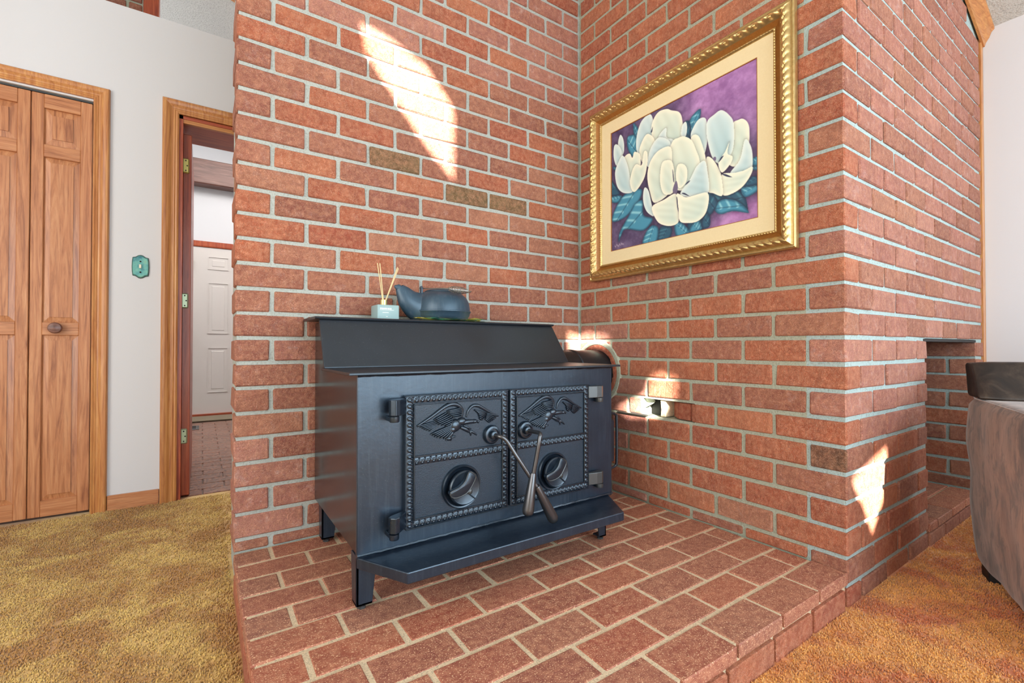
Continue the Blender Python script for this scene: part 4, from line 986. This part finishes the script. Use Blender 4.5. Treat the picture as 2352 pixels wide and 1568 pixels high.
def paint_canvas():
    W_, H_ = 372, 300
    uu, vv = np.meshgrid(np.linspace(0, 1000, W_), np.linspace(0, 1000, H_))
    asp = 0.669/0.548
    def fractal(seed, base, octv=5):
        r = np.random.default_rng(seed); out = np.zeros((H_, W_)); amp = 1; tot = 0
        for o_ in range(octv):
            n = base*2**o_; g = r.random((n+2, int(n*asp)+3))
            y = (vv/1000)*n; x = (uu/1000)*n*asp; yi = y.astype(int); xi = x.astype(int)
            fy = y-yi; fx = x-xi; fy = fy*fy*(3-2*fy); fx = fx*fx*(3-2*fx)
            out += amp*((g[yi, xi]*(1-fx)+g[yi, xi+1]*fx)*(1-fy)+(g[yi+1, xi]*(1-fx)+g[yi+1, xi+1]*fx)*fy)
            tot += amp; amp *= 0.62
        return out/tot
    def C(r, g, b): return np.array([r, g, b], float)
    def mixc(a, b, t_): return a*(1-t_[..., None])+b*t_[..., None]
    n1, n2 = fractal(3, 6), fractal(5, 24)
    img = np.zeros((H_, W_, 3))+C(98, 84, 120)
    up = np.clip((uu-450)/500, 0, 1)*np.clip((640-vv)/500, 0, 1)
    img = mixc(img, C(168, 122, 182), np.clip(up*2.2, 0, 1))
    br = np.clip((uu-650)/300, 0, 1)*np.clip((vv-820)/160, 0, 1)
    img = mixc(img, C(166, 118, 176), np.clip(br*1.8, 0, 1))
    dk = np.exp(-(((uu-560)/430)**2+((vv-640)/330)**2)*1.2)
    img = mixc(img, C(44, 42, 74), np.clip(dk*1.1, 0, 0.95)*(1-np.clip(br*1.6, 0, 1)))
    rough = np.clip((n2-0.52)*5, -1, 1)
    img += (rough*13+(n1-0.5)*60)[..., None]
    pal = {'teal': (C(150, 212, 224), C(70, 146, 176), C(26, 72, 98)), 'dark': (C(70, 130, 150), C(42, 90, 116), C(22, 48, 76)),
           'cream': (C(244, 246, 226), C(228, 237, 218), C(186, 214, 208)), 'blue': (C(226, 240, 236), C(206, 228, 230), C(156, 196, 204)),
           'ink': (C(38, 50, 80),)*3, 'stamen': (C(120, 112, 140), C(106, 100, 130), C(140, 150, 160))}
    for kind, col, pts, ang in SHAPES:
        P = np.array([(p.x, p.y) for p in bez([(a, b, 0) for a, b in pts], 5, True)])
        m = 24; x0, x1 = P[:, 0].min()-m, P[:, 0].max()+m; y0, y1 = P[:, 1].min()-m, P[:, 1].max()+m
        i0 = max(0, int(y0/1000*(H_-1))); i1 = min(H_, int(y1/1000*(H_-1))+2); j0 = max(0, int(x0/1000*(W_-1))); j1 = min(W_, int(x1/1000*(W_-1))+2)
        if i1 <= i0 or j1 <= j0: continue
        U, V = uu[i0:i1, j0:j1], vv[i0:i1, j0:j1]
        ins = np.zeros(U.shape, bool); dist = np.full(U.shape, 1e9)
        for a, b in zip(P, np.roll(P, -1, 0)):
            cond = (a[1] > V) != (b[1] > V)
            xi = (b[0]-a[0])*(V-a[1])/((b[1]-a[1]) or 1e-9)+a[0]
            ins ^= cond & (U < xi)
            ab = b-a; L2 = ab@ab or 1e-9
            t_ = np.clip(((U-a[0])*ab[0]+(V-a[1])*ab[1])/L2, 0, 1)
            dist = np.minimum(dist, np.hypot(U-a[0]-t_*ab[0], V-a[1]-t_*ab[1]))
        sub = img[i0:i1, j0:j1]
        if kind in ('petal', 'leaf'):       # soft darker halo round the shape
            sub *= np.where(ins, 1, 1-0.20*np.exp(-dist/7))[..., None]
        hi, mid, lo = pal[col]
        an = math.radians(ang); cx_, cy_ = P.mean(0); L = max(np.ptp(P[:, 0]), np.ptp(P[:, 1]))/2
        al = ((U-cx_)*math.cos(an)+(V-cy_)*math.sin(an))/L; ac = (-(U-cx_)*math.sin(an)+(V-cy_)*math.cos(an))/L
        e = np.clip(dist/42, 0, 1)
        if kind == 'petal':
            colr = mixc(np.zeros(U.shape+(3,))+hi, mid, np.clip(e*1.3, 0, 1))
            sh = np.clip(0.5+0.55*al, 0, 1)*0.75*e
            colr = mixc(colr, lo, sh)
            colr += (3.5*np.sin(ac*16+al*3))[..., None]*e[..., None]
        elif kind == 'leaf':
            colr = mixc(np.zeros(U.shape+(3,))+lo, mid, np.clip(e*2.4, 0, 1))
            st = np.clip(np.sin(al*13+np.abs(ac)*8), 0, 1)**1.5
            colr = mixc(colr, hi, st*np.clip(e*2, 0, 1)*0.85*(ac < 0.1))
            colr = mixc(colr, lo, np.exp(-(ac/0.035)**2)*0.6)
        else: colr = np.zeros(U.shape+(3,))+mid
        a_ = np.where(ins, np.clip(dist/2.5, 0, 1), 0)[..., None]
        img[i0:i1, j0:j1] = sub*(1-a_)+colr*a_
    for k, (a, b) in enumerate([(40, 962), (55, 956), (68, 962), (80, 957), (95, 953), (108, 958)]):      # illegible signature
        mk = (np.abs(uu-a-(vv-b)*0.3) < 3) & (np.abs(vv-b) < 8); img[mk] = C(170, 160, 180)
    img = np.clip(img, 0, 255)/255
    lin_ = np.where(img <= 0.04045, img/12.92, ((img+0.055)/1.055)**2.4)
    ya, yb_, za, zb = -0.222, -0.896, 1.196, 1.748
    Y_ = ya+(yb_-ya)*uu/1000; Z_ = zb+(za-zb)*vv/1000
    co = np.stack([np.full(Y_.shape, XB-0.0030), Y_, Z_], -1).reshape(-1, 3)
    idx = np.arange(W_*H_).reshape(H_, W_)
    f = np.stack([idx[:-1, :-1], idx[1:, :-1], idx[1:, 1:], idx[:-1, 1:]], -1).reshape(-1, 4)
    me = bpy.data.meshes.new('canvas'); me.vertices.add(len(co)); me.vertices.foreach_set('co', co.ravel())
    me.loops.add(f.size); me.loops.foreach_set('vertex_index', f.ravel()); me.polygons.add(len(f)); me.polygons.foreach_set('loop_start', np.arange(0, f.size, 4))
    me.update(calc_edges=True)
    ca = me.color_attributes.new('paint', 'FLOAT_COLOR', 'POINT')
    rgba = np.ones((W_*H_, 4)); rgba[:, :3] = lin_.reshape(-1, 3); ca.data.foreach_set('color', rgba.ravel())
    t = NT('painted_canvas'); at = t.n('ShaderNodeVertexColor'); at.layer_name = 'paint'
    t.out(at.outputs[0], 0.45, t.bump(t.noise(t.coords(), 700, 2), 0.2, 0.0005)); me.materials.append(t.m)
    o = bpy.data.objects.new('canvas', me); COL.objects.link(o); reparent(o, pa)
paint_canvas()

# ================================================================== sofa
t = NT('brown_suede'); v_ = t.coords(scale=(1, 1, 0.4))
a_ = t.noise(v_, 9, 5, 0.62, 0.5); b_ = t.noise(v_, 34, 4, 0.65, 0.4)
cc = t.ramp(a_, [(0.34, lin(44, 26, 18)), (0.43, lin(96, 68, 54)), (0.56, lin(132, 102, 84)), (0.68, lin(98, 72, 58))])
cc = t.mix(t.ramp(b_, [(0.38, (0.8, 0.8, 0.8, 1)), (0.50, (0, 0, 0, 1))]), cc, lin(58, 36, 28))
t.out(cc, 0.8, t.bump(b_, 0.25, 0.004), None, Sheen_Weight=0.3); M['suede'] = t.m
t = NT('dark_suede'); a_ = t.noise(t.coords(), 14, 5, 0.65, 1.0)
t.out(t.ramp(a_, [(0.35, lin(16, 10, 8)), (0.52, lin(36, 26, 20)), (0.7, lin(64, 52, 43))]), 0.45, t.bump(a_, 0.2, 0.004)); M['dark_suede'] = t.m
SO = Vector((0.655, -1.267, 0)); SA = Vector((-0.912, -0.41, 0)); SB = Vector((0.41, -0.912, 0))
def S(a, b, z): return SO+SA*a+SB*b+Vector((0, 0, z))
sofa = thing('sofa', tuple(S(0.45, 0.45, 0)), 'brown suede sofa with a darker back cushion at the right edge before the fireplace', 'sofa')
def rbox(name, lo, hi, r, mat, cuts=14, wob=0.004, fn=None):
    bm = bmesh.new(); bmesh.ops.create_cube(bm, size=2.0)
    bmesh.ops.subdivide_edges(bm, edges=bm.edges[:], cuts=cuts, use_grid_fill=True)
    lo = Vector(lo); hi = Vector(hi); ctr = (lo+hi)/2; hf = (hi-lo)/2
    for v in bm.verts:
        p = Vector([v.co[i]*hf[i] for i in range(3)])
        inner = Vector([max(-hf[i]+r, min(hf[i]-r, p[i])) for i in range(3)])
        # distribute towards rounded shell
        d = p-inner
        if d.length > 1e-7: p = inner+d.normalized()*r*min(1.0, max(abs(d[i]) for i in range(3))/r)
        q = ctr+p
        if fn: q = fn(q)
        q += Vector((1, 1, 0.6))*(wob*noise.noise(q*9))
        v.co = S(*q)
    me = bpy.data.meshes.new(name); bmesh.ops.recalc_face_normals(bm, faces=bm.faces)
    for fc in bm.faces: fc.smooth = True
    bm.to_mesh(me); bm.free(); me.materials.append(mat)
    o = bpy.data.objects.new(name, me); COL.objects.link(o); return reparent(o, sofa)
def armshape(q):
    q = q.copy()
    k = max(0, min(1, (q.z-0.35)/0.23)); bul = math.sin(pi*k)*0.008
    if q.x < 0.2: q.x -= bul-0.004; 
    if q.z < 0.14 and q.x < 0.25: q.x += (0.14-q.z)*0.42*max(0, 1-q.x/0.25)
    if q.y < 0.1: q.y -= bul*0.7
    if q.z < 0.25: q.y += (0.25-q.z)*0.06*(1 if q.y < 0.1 else 0)
    return q
rbox('arm', (0.0, 0.0, 0.026), (0.66, 0.21, 0.588), 0.035, M['suede'], 22, 0.005, armshape)
rbox('arm', (0.0, 0.80, 0.03), (0.66, 1.0, 0.585), 0.035, M['suede'], 12, 0.005)
rbox('base', (0.0, 0.19, 0.04), (0.64, 0.82, 0.30), 0.03, M['suede'], 10)
rbox('seat_cushion', (0.10, 0.205, 0.29), (0.67, 0.80, 0.44), 0.04, M['suede'], 10, 0.006)
def backshape(q):
    q = q.copy(); k = (q.z-0.588)/0.12
    f = (q.x+0.02)/0.15       # 0 back .. 1 front
    front = 0.132-0.085*max(0, min(1, k)); back = 0.004-0.026*max(0, min(1, k*1.2))
    q.x = back+(front-back)*f
    return q
rbox('back_cushion', (-0.02, 0.004, 0.586), (0.13, 0.99, 0.709), 0.016, M['dark_suede'], 16, 0.003, backshape)
rbox('back', (0.0, 0.19, 0.28), (0.12, 0.82, 0.60), 0.03, M['suede'], 10)
MB().tube([tuple(S(0.006, 0.02, 0.589)), tuple(S(0.12, -0.004, 0.589)), tuple(S(0.30, -0.004, 0.588)), tuple(S(0.52, -0.004, 0.586))], 0.0022, 6).build('piping', M['suede'], sofa)
for a_, b_ in ((0.10, 0.05), (0.57, 0.05), (0.10, 0.92), (0.57, 0.92)):
    lo = S(a_-0.03, b_-0.03, 0); 
    v = [tuple(S(a_+dx_, b_+dy_, z_)) for z_ in (0.0, 0.05) for dx_, dy_ in ((-0.035, -0.03), (0.035, -0.03), (0.035, 0.03), (-0.035, 0.03))]
    MB().add(v, [(0, 3, 2, 1), (4, 5, 6, 7), (0, 1, 5, 4), (1, 2, 6, 5), (2, 3, 7, 6), (3, 0, 4, 7)]).build('foot', M['black'], sofa, bevel=0.003)

# ================================================================== carpet pile
def carpet(regions):
    r = np.random.default_rng(11); P = []
    for (x0, x1, y0, y1, dens) in regions:
        n = int((x1-x0)*(y1-y0)*dens); P.append(np.stack([r.uniform(x0, x1, n), r.uniform(y0, y1, n)], 1))
    P = np.concatenate(P); n = len(P)
    h = r.uniform(0.005, 0.009, n); wd = r.uniform(0.0018, 0.0030, n); a0 = r.uniform(0, 2*pi, n)
    lean = r.uniform(0, 0.006, n); la = r.uniform(0, 2*pi, n)+1.5*np.sin(P[:, 0]*7)+np.cos(P[:, 1]*9)
    V = np.zeros((n, 7, 3))
    for lv, (zz, ww) in enumerate(((0.0, 0.8), (0.62, 1.0))):
        for k in range(3):
            a = a0+2*pi*k/3+lv*0.9
            V[:, lv*3+k, 0] = P[:, 0]+np.cos(a)*wd*ww+np.cos(la)*lean*zz*0.5
            V[:, lv*3+k, 1] = P[:, 1]+np.sin(a)*wd*ww+np.sin(la)*lean*zz*0.5
            V[:, lv*3+k, 2] = h*zz-0.002
    V[:, 6, 0] = P[:, 0]+np.cos(la)*lean; V[:, 6, 1] = P[:, 1]+np.sin(la)*lean; V[:, 6, 2] = h
    base = (np.arange(n)*7)[:, None, None]
    T_ = np.array([[0, 1, 4], [0, 4, 3], [1, 2, 5], [1, 5, 4], [2, 0, 3], [2, 3, 5], [3, 4, 6], [4, 5, 6], [5, 3, 6]])
    F = (base+T_[None]).reshape(-1)
    me = bpy.data.meshes.new('carpet_pile'); me.vertices.add(n*7); me.vertices.foreach_set('co', V.ravel())
    me.loops.add(len(F)); me.loops.foreach_set('vertex_index', F); me.polygons.add(len(F)//3); me.polygons.foreach_set('loop_start', np.arange(0, len(F), 3))
    me.update(calc_edges=True); me.polygons.foreach_set('use_smooth', np.ones(len(F)//3, bool))
    me.materials.append(M['carpet'])
    o = bpy.data.objects.new('carpet_pile', me); COL.objects.link(o)
    tag(o, 'gold and rust shag carpet pile covering the floor around the hearth', 'carpet', kind='stuff')
carpet([(-2.7, -1.486, -1.15, 1.09, 38000), (-1.0, 0.0, -1.62, -1.153, 38000), (0.0, 1.58, -1.70, -1.153, 30000), (-1.486, -1.25, 0.25, 1.09, 16000)])
for ob in list(bpy.data.objects):
    if ob.type == 'EMPTY' and not ob.children: bpy.data.objects.remove(ob)
